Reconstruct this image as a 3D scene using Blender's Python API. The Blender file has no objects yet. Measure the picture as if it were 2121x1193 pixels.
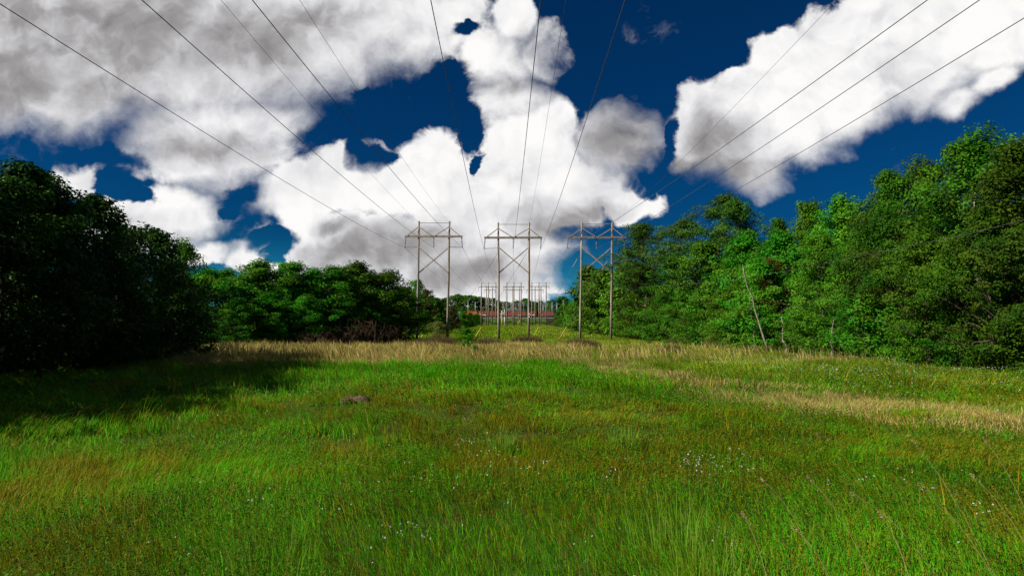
import bpy, math, random
import numpy as np
from mathutils import Vector, Matrix
SC = bpy.context.scene
COL = SC.collection
R = math.radians
# ------------------------------------------------------------------ camera
F, CX, CY = 1177.0, 1060.5, 596.5
CAMZ = 1.8
PITCH = math.atan(61.5 / F)
cd = bpy.data.cameras.new('camera'); cam = bpy.data.objects.new('camera', cd); COL.objects.link(cam)
cd.lens = F / 2121 * 36; cd.sensor_width = 36; cd.clip_end = 8000; cd.clip_start = .05
cam.location = (0, 0, CAMZ); cam.rotation_euler = (math.pi / 2 + PITCH, 0, 0)
SC.camera = cam
def ray(px, py):
    X = (px - CX) / F; Z = -(py - CY) / F
    return X, math.cos(PITCH) - Z * math.sin(PITCH), math.sin(PITCH) + Z * math.cos(PITCH)
def at(px, py, Y):
    a, b, c = ray(px, py); t = Y / b
    return Vector((a * t, Y, CAMZ + c * t))
def uv(px, py):
    a, b, c = ray(px, py); return a / b, c / b
# ------------------------------------------------------------------ noise / terrain
def _hash(ix, iy, s):
    h = (ix.astype(np.int64) * 374761393 + iy.astype(np.int64) * 668265263 + s * 1442695041) & 0xffffffff
    h = ((h ^ (h >> 13)) * 1274126177) & 0xffffffff
    return ((h ^ (h >> 16)) & 0xffff) / 65535.0
def vnoise(x, y, s=0):
    x = np.asarray(x, float); y = np.asarray(y, float)
    ix = np.floor(x); iy = np.floor(y); fx = x - ix; fy = y - iy
    fx = fx * fx * (3 - 2 * fx); fy = fy * fy * (3 - 2 * fy)
    a = _hash(ix, iy, s); b = _hash(ix + 1, iy, s); c = _hash(ix, iy + 1, s); d = _hash(ix + 1, iy + 1, s)
    return (a * (1 - fx) + b * fx) * (1 - fy) + (c * (1 - fx) + d * fx) * fy
def fbm(x, y, s=0, o=4):
    r = 0; A = .5; t = 0
    for i in range(o):
        r = r + A * vnoise(x * 2 ** i, y * 2 ** i, s + i * 17); t += A; A *= .5
    return r / t
def sstep(a, b, x):
    t = np.clip((np.asarray(x, float) - a) / (b - a), 0, 1); return t * t * (3 - 2 * t)
PY = [-400, 0, 30, 60, 90, 110, 150, 300, 345, 366, 371, 384, 392, 470, 3000]
PZ = [2, 0, -.62, -1.22, -1.78, -1.92, -2.05, -2.5, -2.5, 1.2, 1.55, 1.55, .6, .6, .6]
def gz(x, y):
    x = np.asarray(x, float); y = np.asarray(y, float)
    z = np.interp(y, PY, PZ)
    near = 1 - sstep(40, 120, y)
    z = z + near * ((fbm(x * .35 + 9, y * .35, 3, 3) - .5) * .34 + (fbm(x * 1.3, y * 1.3, 5, 2) - .5) * .10)
    z = z + sstep(24, 60, np.abs(x - 1)) * (1 - sstep(280, 340, y)) * .5
    return z
def g(x, y): return float(gz(x, y))
# ------------------------------------------------------------------ tagging
def tag(o, label=None, cat=None, group=None, kind=None):
    if label: o['label'] = label
    if cat: o['category'] = cat
    if group: o['group'] = group
    if kind: o['kind'] = kind
    return o
def empty(name, loc, rz=0):
    o = bpy.data.objects.new(name, None); COL.objects.link(o); o.location = loc; o.rotation_euler.z = rz
    o.empty_display_size = .3
    return o
def link(name, me, parent=None, loc=None):
    o = bpy.data.objects.new(name, me); COL.objects.link(o)
    if parent: o.parent = parent
    if loc is not None: o.location = loc
    return o
def copy_tree(o, parent=None):
    c = o.copy(); COL.objects.link(c); c.parent = parent
    for ch in list(o.children): copy_tree(ch, c)
    return c
# ------------------------------------------------------------------ materials
def mat(name):
    m = bpy.data.materials.new(name); m.use_nodes = True
    nt = m.node_tree; nt.nodes.clear()
    return m, nt
class NT:
    def __init__(s, nt): s.t = nt
    def n(s, typ, ins=None, **kw):
        nd = s.t.nodes.new(typ)
        for k, v in kw.items(): setattr(nd, k, v)
        if ins:
            for k, v in ins.items():
                sock = nd.inputs[k]
                if isinstance(v, bpy.types.NodeSocket): s.t.links.new(v, sock)
                else: sock.default_value = v
        return nd
    def math(s, op, a, b=0.0, c=None, clamp=False):
        i = {0: a, 1: b}
        if c is not None: i[2] = c
        nd = s.n('ShaderNodeMath', i, operation=op); nd.use_clamp = clamp
        return nd.outputs[0]
    def mix(s, f, a, b):
        nd = s.n('ShaderNodeMix', data_type='RGBA')
        for idx, v in ((0, f), (6, a), (7, b)):
            if isinstance(v, bpy.types.NodeSocket): s.t.links.new(v, nd.inputs[idx])
            else: nd.inputs[idx].default_value = v if idx == 0 else (tuple(v) + (1,))[:4]
        return nd.outputs[2]
    def noise(s, vec, scale, detail=3, rough=.55, typ=None):
        i = {'Scale': scale, 'Detail': detail, 'Roughness': rough}
        if vec is not None: i['Vector'] = vec
        return s.n('ShaderNodeTexNoise', i).outputs['Fac']
    def ramp(s, f, lo, hi):
        nd = s.n('ShaderNodeMapRange', {0: f, 1: lo, 2: hi}); nd.interpolation_type = 'SMOOTHSTEP'
        return nd.outputs[0]
def surf_mat(name, c1, c2, scale=4, rough=.8, stretch=(1, 1, 1), c3=None, bump=0, metal=0, spec=.3, coord='Object'):
    m, nt = mat(name); N = NT(nt)
    tc = N.n('ShaderNodeTexCoord').outputs[coord]
    mp = N.n('ShaderNodeMapping', {'Vector': tc, 'Scale': stretch}).outputs[0]
    f = N.ramp(N.noise(mp, scale, 5), .35, .65)
    col = N.mix(f, c1, c2)
    if c3: col = N.mix(N.ramp(N.noise(mp, scale * .23, 3), .5, .68), col, c3)
    p = N.n('ShaderNodeBsdfPrincipled', {'Base Color': col, 'Roughness': rough, 'Metallic': metal, 'Specular IOR Level': spec})
    if bump:
        b = N.n('ShaderNodeBump', {'Height': N.noise(mp, scale * 2, 4), 'Strength': bump, 'Distance': .02})
        nt.links.new(b.outputs[0], p.inputs['Normal'])
    o = N.n('ShaderNodeOutputMaterial', {0: p.outputs[0]})
    return m
def leaf_mat(name, ca, cb, cc, trans=.35, rough=.55, spec=.07):
    """ca/cb mix by leaf tint, cc enters by per-tree random and clump noise"""
    m, nt = mat(name); N = NT(nt)
    at_ = N.n('ShaderNodeAttribute', attribute_name='tint').outputs['Fac']
    rnd = N.n('ShaderNodeObjectInfo').outputs['Random']
    pos = N.n('ShaderNodeNewGeometry').outputs['Position']
    nz = N.noise(pos, .55, 3)
    col = N.mix(at_, ca, cb)
    f = N.math('MULTIPLY', N.ramp(nz, .45, .72), N.math('ADD', N.math('MULTIPLY', rnd, .6), .15))
    col = N.mix(f, col, cc)
    hs = N.n('ShaderNodeHueSaturation', {'Hue': N.math('ADD', N.math('MULTIPLY', rnd, .04), .488), 'Saturation': 1.0, 'Value': N.math('ADD', N.math('MULTIPLY', N.math('FRACT', N.math('MULTIPLY', rnd, 7.3)), .6), .72), 'Color': col})
    c = hs.outputs[0]
    p = N.n('ShaderNodeBsdfPrincipled', {'Base Color': c, 'Roughness': rough, 'Specular IOR Level': spec})
    t = N.n('ShaderNodeBsdfTranslucent', {'Color': c})
    mx = N.n('ShaderNodeMixShader', {0: trans, 1: p.outputs[0], 2: t.outputs[0]})
    N.n('ShaderNodeOutputMaterial', {0: mx.outputs[0]})
    return m
def blade_mat(name, trans=.35):
    m, nt = mat(name); N = NT(nt)
    c = N.n('ShaderNodeAttribute', attribute_name='blade_colour').outputs['Color']
    p = N.n('ShaderNodeBsdfPrincipled', {'Base Color': c, 'Roughness': .55, 'Specular IOR Level': .06})
    t = N.n('ShaderNodeBsdfTranslucent', {'Color': c})
    mx = N.n('ShaderNodeMixShader', {0: trans, 1: p.outputs[0], 2: t.outputs[0]})
    N.n('ShaderNodeOutputMaterial', {0: mx.outputs[0]})
    return m
M = {}
M['wood'] = surf_mat('weathered_pole_wood', (.30, .24, .18), (.14, .11, .085), 3, .85, (6, 6, .35), c3=(.40, .35, .29), bump=.5)
M['brace'] = surf_mat('pale_timber', (.42, .34, .26), (.26, .2, .15), 4, .8, (1, 4, 1), bump=.3)
M['steel'] = surf_mat('galvanised_steel', (.5, .52, .54), (.36, .38, .4), 3, .45, metal=.4)
M['wire'] = surf_mat('aluminium_wire', (.09, .09, .09), (.06, .06, .065), 3, .6, metal=.3)
M['insul'] = surf_mat('grey_porcelain', (.16, .17, .19), (.1, .1, .12), 3, .25, spec=.6)
M['yellow'] = surf_mat('yellow_plastic', (.62, .50, .06), (.5, .4, .05), 2, .5)
M['whitep'] = surf_mat('white_paint', (.75, .75, .72), (.6, .58, .55), 3, .6)
M['bark'] = surf_mat('bark', (.10, .075, .05), (.05, .038, .026), 5, .9, (3, 3, .6), bump=.6)
M['palebark'] = surf_mat('pale_bark', (.36, .31, .25), (.17, .14, .11), 4, .9, (3, 3, .8), bump=.6)
M['pinebark'] = surf_mat('pine_bark', (.20, .12, .075), (.09, .06, .042), 5, .9, (3, 3, .6), bump=.6)
M['twig'] = surf_mat('dead_twig', (.11, .06, .035), (.06, .035, .022), 5, .9)
M['leaf'] = leaf_mat('leaf_green', (.034, .125, .005), (.095, .23, .010), (.12, .135, .010))
M['leafb'] = leaf_mat('leaf_bright', (.035, .17, .005), (.10, .29, .012), (.15, .21, .012))
M['leafd'] = leaf_mat('leaf_dark', (.028, .085, .004), (.07, .15, .007), (.09, .08, .008))
M['leafshade'] = leaf_mat('leaf_shaded', (.012, .045, .003), (.04, .10, .006), (.05, .07, .006), trans=.18)  # darker leaf copy, shade of the left trees put into its colour
M['pine'] = leaf_mat('needle_green', (.028, .10, .010), (.075, .18, .015), (.10, .13, .012), trans=.2)
M['rust'] = leaf_mat('leaf_rusty', (.10, .05, .012), (.05, .08, .012), (.15, .06, .015))
M['olive'] = leaf_mat('leaf_olive', (.10, .13, .02), (.17, .17, .04), (.15, .12, .04))
M['bramble'] = leaf_mat('leaf_bramble', (.13, .08, .035), (.08, .075, .02), (.16, .09, .05))
M['blade'] = blade_mat('grass_blade', .42)
# ------------------------------------------------------------------ mesh helpers
def np_mesh(name, V, sizes, idx, material, attr=None, aname='tint', smooth=False):
    me = bpy.data.meshes.new(name)
    V = np.ascontiguousarray(V, dtype=np.float32); idx = np.ascontiguousarray(idx, dtype=np.int32)
    sizes = np.asarray(sizes, dtype=np.int32)
    me.vertices.add(len(V)); me.vertices.foreach_set('co', V.ravel())
    me.loops.add(len(idx)); me.loops.foreach_set('vertex_index', idx)
    me.polygons.add(len(sizes))
    st = np.concatenate([[0], np.cumsum(sizes)[:-1]]).astype(np.int32)
    me.polygons.foreach_set('loop_start', st)
    me.update(calc_edges=True)
    if smooth: me.polygons.foreach_set('use_smooth', np.ones(len(sizes), dtype=bool))
    if attr is not None:
        attr = np.asarray(attr, dtype=np.float32)
        if attr.ndim == 1:
            a = me.attributes.new(aname, 'FLOAT', 'POINT'); a.data.foreach_set('value', attr)
        else:
            a = me.attributes.new(aname, 'FLOAT_COLOR', 'POINT')
            c = np.ones((len(attr), 4), np.float32); c[:, :3] = attr; a.data.foreach_set('color', c.ravel())
    me.materials.append(material)
    return me
class MB:
    def __init__(s): s.v = []; s.f = []
    def tube(s, pts, rad, n=8, cap=True):
        pts = [Vector(p) for p in pts]; k = len(pts)
        if not hasattr(rad, '__len__'): rad = [rad] * k
        b = len(s.v); up = Vector((0.123, .2, 1)).normalized()
        for i, p in enumerate(pts):
            d = (pts[min(i + 1, k - 1)] - pts[max(i - 1, 0)]).normalized()
            a = d.cross(up if abs(d.dot(up)) < .95 else Vector((1, 0, 0))).normalized(); c = d.cross(a)
            for j in range(n):
                t = 2 * math.pi * j / n
                s.v.append(p + (a * math.cos(t) + c * math.sin(t)) * rad[i])
        for i in range(k - 1):
            for j in range(n):
                q = b + i * n
                s.f.append((q + j, q + (j + 1) % n, q + n + (j + 1) % n, q + n + j))
        if cap:
            s.f.append(tuple(b + j for j in range(n - 1, -1, -1))); s.f.append(tuple(b + (k - 1) * n + j for j in range(n)))
        return s
    def bar(s, p0, p1, w, h):
        p0 = Vector(p0); p1 = Vector(p1); d = (p1 - p0).normalized()
        up = Vector((0, 0, 1)) if abs(d.z) < .95 else Vector((0, 1, 0))
        a = d.cross(up).normalized() * w / 2; c = a.normalized().cross(d).normalized() * h / 2
        b = len(s.v)
        for p in (p0, p1):
            for q in ((-1, -1), (1, -1), (1, 1), (-1, 1)): s.v.append(p + a * q[0] + c * q[1])
        s.f += [(b, b + 1, b + 2, b + 3), (b + 7, b + 6, b + 5, b + 4)]
        for j in range(4): s.f.append((b + j, b + 4 + j, b + 4 + (j + 1) % 4, b + (j + 1) % 4))
        return s
    def box(s, lo, hi):
        x0, y0, z0 = lo; x1, y1, z1 = hi; b = len(s.v)
        s.v += [Vector(p) for p in ((x0, y0, z0), (x1, y0, z0), (x1, y1, z0), (x0, y1, z0), (x0, y0, z1), (x1, y0, z1), (x1, y1, z1), (x0, y1, z1))]
        s.f += [tuple(b + i for i in q) for q in ((3, 2, 1, 0), (4, 5, 6, 7), (0, 1, 5, 4), (1, 2, 6, 5), (2, 3, 7, 6), (3, 0, 4, 7))]
        return s
    def lathe(s, p0, p1, prof, n=10):
        """prof: (t along, radius)"""
        p0 = Vector(p0); p1 = Vector(p1)
        return s.tube([p0.lerp(p1, t) for t, r in prof], [r for t, r in prof], n)
    def mesh(s, name, m, smooth=False):
        me = bpy.data.meshes.new(name); me.from_pydata([tuple(v) for v in s.v], [], s.f); me.materials.append(m)
        if smooth: me.polygons.foreach_set('use_smooth', [True] * len(me.polygons))
        me.update(); return me
    def build(s, name, m, parent=None, smooth=False, loc=None):
        return link(name, s.mesh(name, m, smooth), parent, loc)
# ------------------------------------------------------------------ setting: ground
def grid_obj():
    def axis(vals):
        out = []
        for a, b, st in vals: out += list(np.arange(a, b, st))
        return np.array(out + [vals[-1][1]])
    xs = axis([(-2600, -200, 200), (-200, -60, 14), (-60, -30, 2), (-30, 26, .33), (26, 60, 2), (60, 200, 14), (200, 2600, 200)])
    ys = axis([(-300, -20, 28), (-20, 2, 1), (2, 34, .3), (34, 110, 1), (110, 340, 5), (340, 400, 1.5), (400, 3200, 140)])
    X, Y = np.meshgrid(xs, ys); Z = gz(X, Y)
    V = np.stack([X.ravel(), Y.ravel(), Z.ravel()], 1); nx = len(xs); ny = len(ys)
    i, j = np.meshgrid(np.arange(nx - 1), np.arange(ny - 1)); a = (j * nx + i).ravel()
    idx = np.stack([a, a + 1, a + 1 + nx, a + nx], 1).ravel()
    m, nt = mat('meadow_soil'); N = NT(nt)
    pos = N.n('ShaderNodeNewGeometry').outputs['Position']
    a1 = N.mix(N.ramp(N.noise(pos, 1.3, 6, .65), .35, .65), (.03, .07, .004), (.06, .06, .012))
    a2 = N.mix(N.ramp(N.noise(pos, .22, 4), .42, .6), a1, (.05, .14, .006))
    a3 = N.mix(N.ramp(N.noise(pos, 22, 4, .7), .45, .7), a2, (.07, .055, .025))
    sp = N.n('ShaderNodeSeparateXYZ', {0: pos})
    # leaf litter with painted shade under the two woods, dry thatch round the pole frames
    litter_shade = N.math('ADD', N.ramp(sp.outputs[0], 19, 23), N.ramp(N.math('MULTIPLY', sp.outputs[0], -1), 17, 21), clamp=True)
    a4 = N.mix(litter_shade, a3, (.035, .026, .014))
    dryb = N.math('MULTIPLY', N.ramp(sp.outputs[1], 27, 33), N.math('SUBTRACT', 1, N.ramp(sp.outputs[1], 72, 92)))
    dryb = N.math('MULTIPLY', dryb, N.math('SUBTRACT', 1, N.ramp(sp.outputs[0], 6, 15)))
    a5 = N.mix(N.math('MULTIPLY', dryb, .6), a4, (.24, .19, .07))
    b = N.n('ShaderNodeBump', {'Height': N.noise(pos, 9, 6, .7), 'Strength': .8, 'Distance': .1})
    p = N.n('ShaderNodeBsdfPrincipled', {'Base Color': a5, 'Roughness': .95, 'Specular IOR Level': .1, 'Normal': b.outputs[0]})
    N.n('ShaderNodeOutputMaterial', {0: p.outputs[0]})
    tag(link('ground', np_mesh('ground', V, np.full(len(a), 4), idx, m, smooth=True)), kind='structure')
grid_obj()
# ------------------------------------------------------------------ grass, one mesh per kind
def blades(P, H, W, lean, bendv, C, rs):
    """P base pts (n,3); H height; W width; lean (n,2) tip shift as fraction of height"""
    n = len(P); th = rs.uniform(0, 2 * np.pi, n)
    s = np.stack([np.cos(th), np.sin(th), np.zeros(n)], 1) * (W / 2)[:, None]
    L = np.concatenate([lean, np.zeros((n, 1))], 1)
    mid = P + L * (H * .35)[:, None]; mid[:, 2] += H * .55 * bendv
    tip = P + L * H[:, None]; tip[:, 2] += H * (1 - .35 * np.minimum(1.5, (lean ** 2).sum(1)))
    V = np.stack([P - s, P + s, mid - s * .8, mid + s * .8, tip], 1).reshape(-1, 3)
    b = (np.arange(n) * 5)[:, None]
    idx = np.concatenate([b + 0, b + 1, b + 3, b + 2, b + 2, b + 3, b + 4], 1).ravel()
    sizes = np.tile([4, 3], n)
    return V, sizes, idx, np.repeat(C, 5, 0)
def dry_mask(x, y):
    nz = fbm(x * .5, y * .35, 21, 4); e = (nz - .5) * 9
    band = sstep(26.5, 31, y + e * 1.0 + (fbm(x * 1.5, y * .8, 27, 3) - .5) * 5) * (1 - sstep(70, 92, y + e * 2)) * (1 - .8 * sstep(-2, 8, x + e * 1.2)) * (.3 + .7 * sstep(.38, .52, fbm(x * .5, y * .35, 23, 3)))
    # flattened dry streak at right
    px = np.interp(y, [7, 9, 10.5, 12, 14.5, 18, 22, 27, 32], [15, 11.0, 9.3, 8.7, 7.6, 6.8, 6.0, 4.6, 3.5])
    wd = np.interp(y, [7, 9, 12, 14.5, 20, 27, 32], [3.4, 2.9, 2.6, 2.5, 1.6, 1.8, 2.4])
    st = 1 - sstep(.25, 1.35, np.abs(x - px - e * .12) / wd)
    st = st * sstep(.30, .55, fbm(x * 1.1, y * .8, 33, 3) + .08) * (1 - sstep(29, 33, y))
    return np.clip(np.maximum(band, st * .95), 0, 1)
def scatter(rs, y0, y1, dens, xlim=(-46, 21.5)):
    pts = []
    A = .97 * (y1 * y1 - y0 * y0) + 7 * (y1 - y0); n = int(A * dens)
    y = np.sqrt(rs.uniform(y0 * y0, y1 * y1, n)); x = rs.uniform(-1, 1, n) * (.97 * y + 3.5)
    k = (x > xlim[0]) & (x < xlim[1]); x = x[k]; y = y[k]
    return x, y
G_OLIVE = np.array([[.19, .25, .004], [.11, .25, .004], [.30, .24, .012], [.26, .15, .015]])
G_LUSH = np.array([[.05, .34, .004], [.09, .42, .006], [.15, .40, .006]])
G_YEL = np.array([[.22, .32, .010], [.15, .28, .010], [.33, .33, .05]])
G_DRY = np.array([[.58, .45, .13], [.46, .35, .10], [.66, .54, .22], [.30, .20, .06], [.28, .30, .04]])
def pick(rs, tab, n): return tab[rs.integers(0, len(tab), n)]
def grass_cols(rs, x, y):
    n = len(x)
    big = fbm(x * .28, y * .22, 41, 4); fine = fbm(x * 1.6, y * 1.6, 43, 3)
    mixn = .5 * big + .5 * fbm(x * 1.1, y * .9, 47, 4)
    lush = .8 * sstep(9, 20, y + (mixn - .5) * 26) * (1 - sstep(30, 40, y)) * (1 - sstep(1, 11, x + (mixn - .5) * 22)) * sstep(-16, -5, x)
    lush = np.maximum(lush, sstep(.46, .64, mixn) * .6)
    lush = np.maximum(lush, sstep(.55, .7, fine) * .6)
    brown = (1 - sstep(.36, .56, mixn)) * (1 - sstep(14, 22, y)) * .42
    C = pick(rs, G_OLIVE[:3], n)
    r = rs.random(n)
    C = np.where((r < .10 + .5 * brown)[:, None], G_OLIVE[rs.integers(2, 4, n)], C)
    r = rs.random(n); C = np.where((r < lush)[:, None], pick(rs, G_LUSH, n), C)
    yel = sstep(14, 24, y) * sstep(2, 9, x) * .9 + sstep(80, 95, y) * .35
    r = rs.random(n); C = np.where((r < yel * .7)[:, None], pick(rs, G_YEL, n), C)
    return C * rs.uniform(.65, 1.45, n)[:, None] * (1 + .35 * (fine - .5))[:, None]
def build_grass():
    rs = np.random.default_rng(5)
    g1 = []; g2 = []
    for (y0, y1, dens, w) in ((1.8, 5, 1900, .0045), (5, 9, 1500, .006), (9, 16, 700, .010), (16, 32, 230, .018), (32, 100, 48, .042), (100, 345, 5, .16)):
        x, y = scatter(rs, y0, y1, dens)
        n = len(x); dm = dry_mask(x, y); isdry = rs.random(n) < dm * np.where(y < 27, .84, .86)
        nz = fbm(x * .7, y * .7, 61, 3); cl = fbm(x * 2.2, y * 2.2, 62, 3)
        H = (.055 + .10 * sstep(.3, .75, nz) + .19 * sstep(.42, .68, cl)) * rs.uniform(.5, 1.25, n) * (.62 + .22 * float(y0 >= 9) + .22 * float(y0 >= 16))
        H = H * (1 + .25 * sstep(14, 30, y)) 
        if y0 < 9: H = np.maximum(H, rs.uniform(.08, .2, n))
        H = np.where((rs.random(n) < .025), H * 2.0, H)
        wood = sstep(18, 21, x) + sstep(18.5, 21, -x) * (y < 50)
        H = H * (1 - .5 * np.clip(wood, 0, 1))
        tall = sstep(27, 33, y) * (1 - sstep(45, 70, y))
        hd = np.where(tall > .1, .2 + .3 * tall + .5 * tall * sstep(.4, .65, fbm(x * .9, y * .5, 29, 3)), .25) * rs.uniform(.6, 1.2, n)
        H = np.where(isdry, hd, H)
        wa = fbm(x * .25, y * .25, 71, 2) * 6.283 * 1.2 - .8
        wind = np.stack([np.cos(wa), np.sin(wa)], 1) * (.25 + .45 * nz[:, None])
        lean = wind + rs.normal(0, .33, (n, 2))
        lean = np.where((isdry & (y < 27))[:, None], lean * 1.6 + np.array([.5, .1]), lean)
        P = np.stack([x, y, gz(x, y) - .01], 1)
        C = grass_cols(rs, x, y)
        Cd = pick(rs, G_DRY, n) * rs.uniform(.7, 1.15, n)[:, None]
        # greener flushes inside the tall dry stand
        W = w * rs.uniform(.6, 1.4, n)
        for sel, out, CC in ((~isdry, g1, C), (isdry, g2, Cd)):
            out.append(blades(P[sel], H[sel], W[sel] * (1 if out is g1 else .85), lean[sel], 1, CC[sel], rs))
    def merge(lst, name, o_kind_label):
        V = []; S = []; I = []; C = []; off = 0
        for v, s, i, c in lst: V.append(v); S.append(s); I.append(i + off); C.append(c); off += len(v)
        me = np_mesh(name, np.concatenate(V), np.concatenate(S), np.concatenate(I), M['blade'], np.concatenate(C), 'blade_colour')
        return tag(link(name, me), o_kind_label, 'grass', kind='stuff')
    merge(g1, 'meadow_grass', 'green and olive meadow grass covering the whole clearing')
    merge(g2, 'dry_grass', 'tan dry grass round the pole frames and in a streak at right')
build_grass()
def kites(c, n_, l, w, rs, fold=.15):
    n = len(c); t = rs.normal(size=(n, 3)); t -= n_ * (t * n_).sum(1)[:, None]; t /= np.linalg.norm(t, axis=1)[:, None] + 1e-9
    b = np.cross(n_, t); l = l[:, None]; w = w[:, None]
    V = np.stack([c - t * l / 2, c + b * w / 2 + n_ * w * fold - t * l * .05, c + t * l / 2, c - b * w / 2 + n_ * w * fold - t * l * .05], 1).reshape(-1, 3)
    idx = np.arange(n * 4); return V, np.full(n, 4), idx
def unit(v): return v / (np.linalg.norm(v, axis=1)[:, None] + 1e-9)
def build_ground_cover():
    rs = np.random.default_rng(8)
    Vs = []; Cs = []; ns = 0
    for (y0, y1, dens, sz) in ((1.8, 6, 1500, .021), (6, 12, 700, .030), (12, 26, 130, .06)):
        x, y = scatter(rs, y0, y1, dens)
        m = fbm(x * .8, y * .8, 91, 3) + .16 * sstep(-1, 6, x)
        k = (m > .52) & (rs.random(len(x)) > dry_mask(x, y) * 1.3); x = x[k]; y = y[k]; n = len(x)
        c = np.stack([x, y, gz(x, y) + rs.uniform(.03, .26, n)], 1)
        nn = unit(rs.normal(size=(n, 3)) * .55 + np.array([0, 0, 1]))
        V, s, i = kites(c, nn, sz * rs.uniform(.6, 1.4, n), sz * rs.uniform(.4, .9, n), rs)
        C = pick(rs, np.array([[.04, .20, .006], [.07, .25, .010], [.13, .22, .010], [.05, .13, .006], [.16, .14, .012]]), n) * rs.uniform(.7, 1.2, n)[:, None]
        Vs.append(V); Cs.append(np.repeat(C, 4, 0)); ns += n
    me = np_mesh('ground_cover', np.concatenate(Vs), np.full(ns, 4), np.arange(ns * 4), M['blade'], np.concatenate(Cs), 'blade_colour')
    tag(link('ground_cover', me), 'low broad leaved weeds between the grass blades', 'weeds', kind='stuff')
    # small white flowers on thin stems
    V = []; C = []; S = []; I = []; off = 0
    spots = []
    def put(px, py, spread, n, h=.3):
        a, b, c = ray(px, py)
        y = 3.
        for _ in range(60): y = max(1.5, (CAMZ - g(a / b * y, y)) / max(.02, -c / b))
        x = a / b * y
        for _ in range(int(n * .6)): spots.append((x + rs.normal(0, spread), y + rs.normal(0, spread * .8), h))
    for px, py, s_, n in ((1480, 1015, .20, 60), (1420, 1000, .12, 22), (1540, 990, .15, 22), (1750, 1060, .12, 18), (1275, 1040, .05, 12), (975, 950, .15, 26), (1010, 990, .2, 20),
                          (520, 1090, .07, 12), (870, 1170, .06, 14), (800, 1165, .08, 14), (1080, 1010, .25, 22), (560, 890, .1, 7), (1850, 1050, .2, 14), (1990, 1110, .12, 12), (2060, 1150, .06, 8), (1500, 1190, .07, 10), (1260, 1190, .1, 8), (640, 840, .3, 8), (930, 1060, .5, 26), (700, 1060, .6, 16)):
        put(px, py, s_, n)
    for _ in range(1300):
        x = rs.uniform(9, 20.5); y = rs.uniform(11, 32)
        if fbm(np.array([x * .5]), np.array([y * .5]), 95, 2)[0] > .42: spots.append((x, y, .3))
    for _ in range(120):
        y = rs.uniform(3, 20); spots.append((rs.uniform(-1, 1) * y, y, .25))
    spots = np.array(spots); n = len(spots)
    x, y = spots[:, 0], spots[:, 1]; H = spots[:, 2] * rs.uniform(.7, 1.2, n)
    P = np.stack([x, y, gz(x, y)], 1); lean = rs.normal(0, .15, (n, 2))
    v, s, i, c = blades(P, H, np.full(n, .004), lean, 1, np.tile([.06, .15, .03], (n, 1)), rs)
    V.append(v); S.append(s); I.append(i); C.append(c); off = len(v)
    tip = v.reshape(-1, 5, 3)[:, 4]
    for k in range(3):
        nn = unit(rs.normal(size=(n, 3)) * .5 + np.array([0, -.3, 1]))
        sz = np.clip(.006 + .0011 * y, 0, .04) * rs.uniform(.6, 1.2, n)
        vv, ss, ii = kites(tip + rs.normal(0, .004, (n, 3)), nn, sz, sz * .8, rs)
        V.append(vv); S.append(ss); I.append(ii + off); off += len(vv); C.append(np.tile([.8, .76, .74], (len(vv), 1)))
    me = np_mesh('wildflowers', np.concatenate(V), np.concatenate(S), np.concatenate(I), M['blade'], np.concatenate(C), 'blade_colour')
    tag(link('wildflowers', me), 'tiny white wildflowers dotted through the meadow', 'flowers', kind='stuff')
build_ground_cover()
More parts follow.
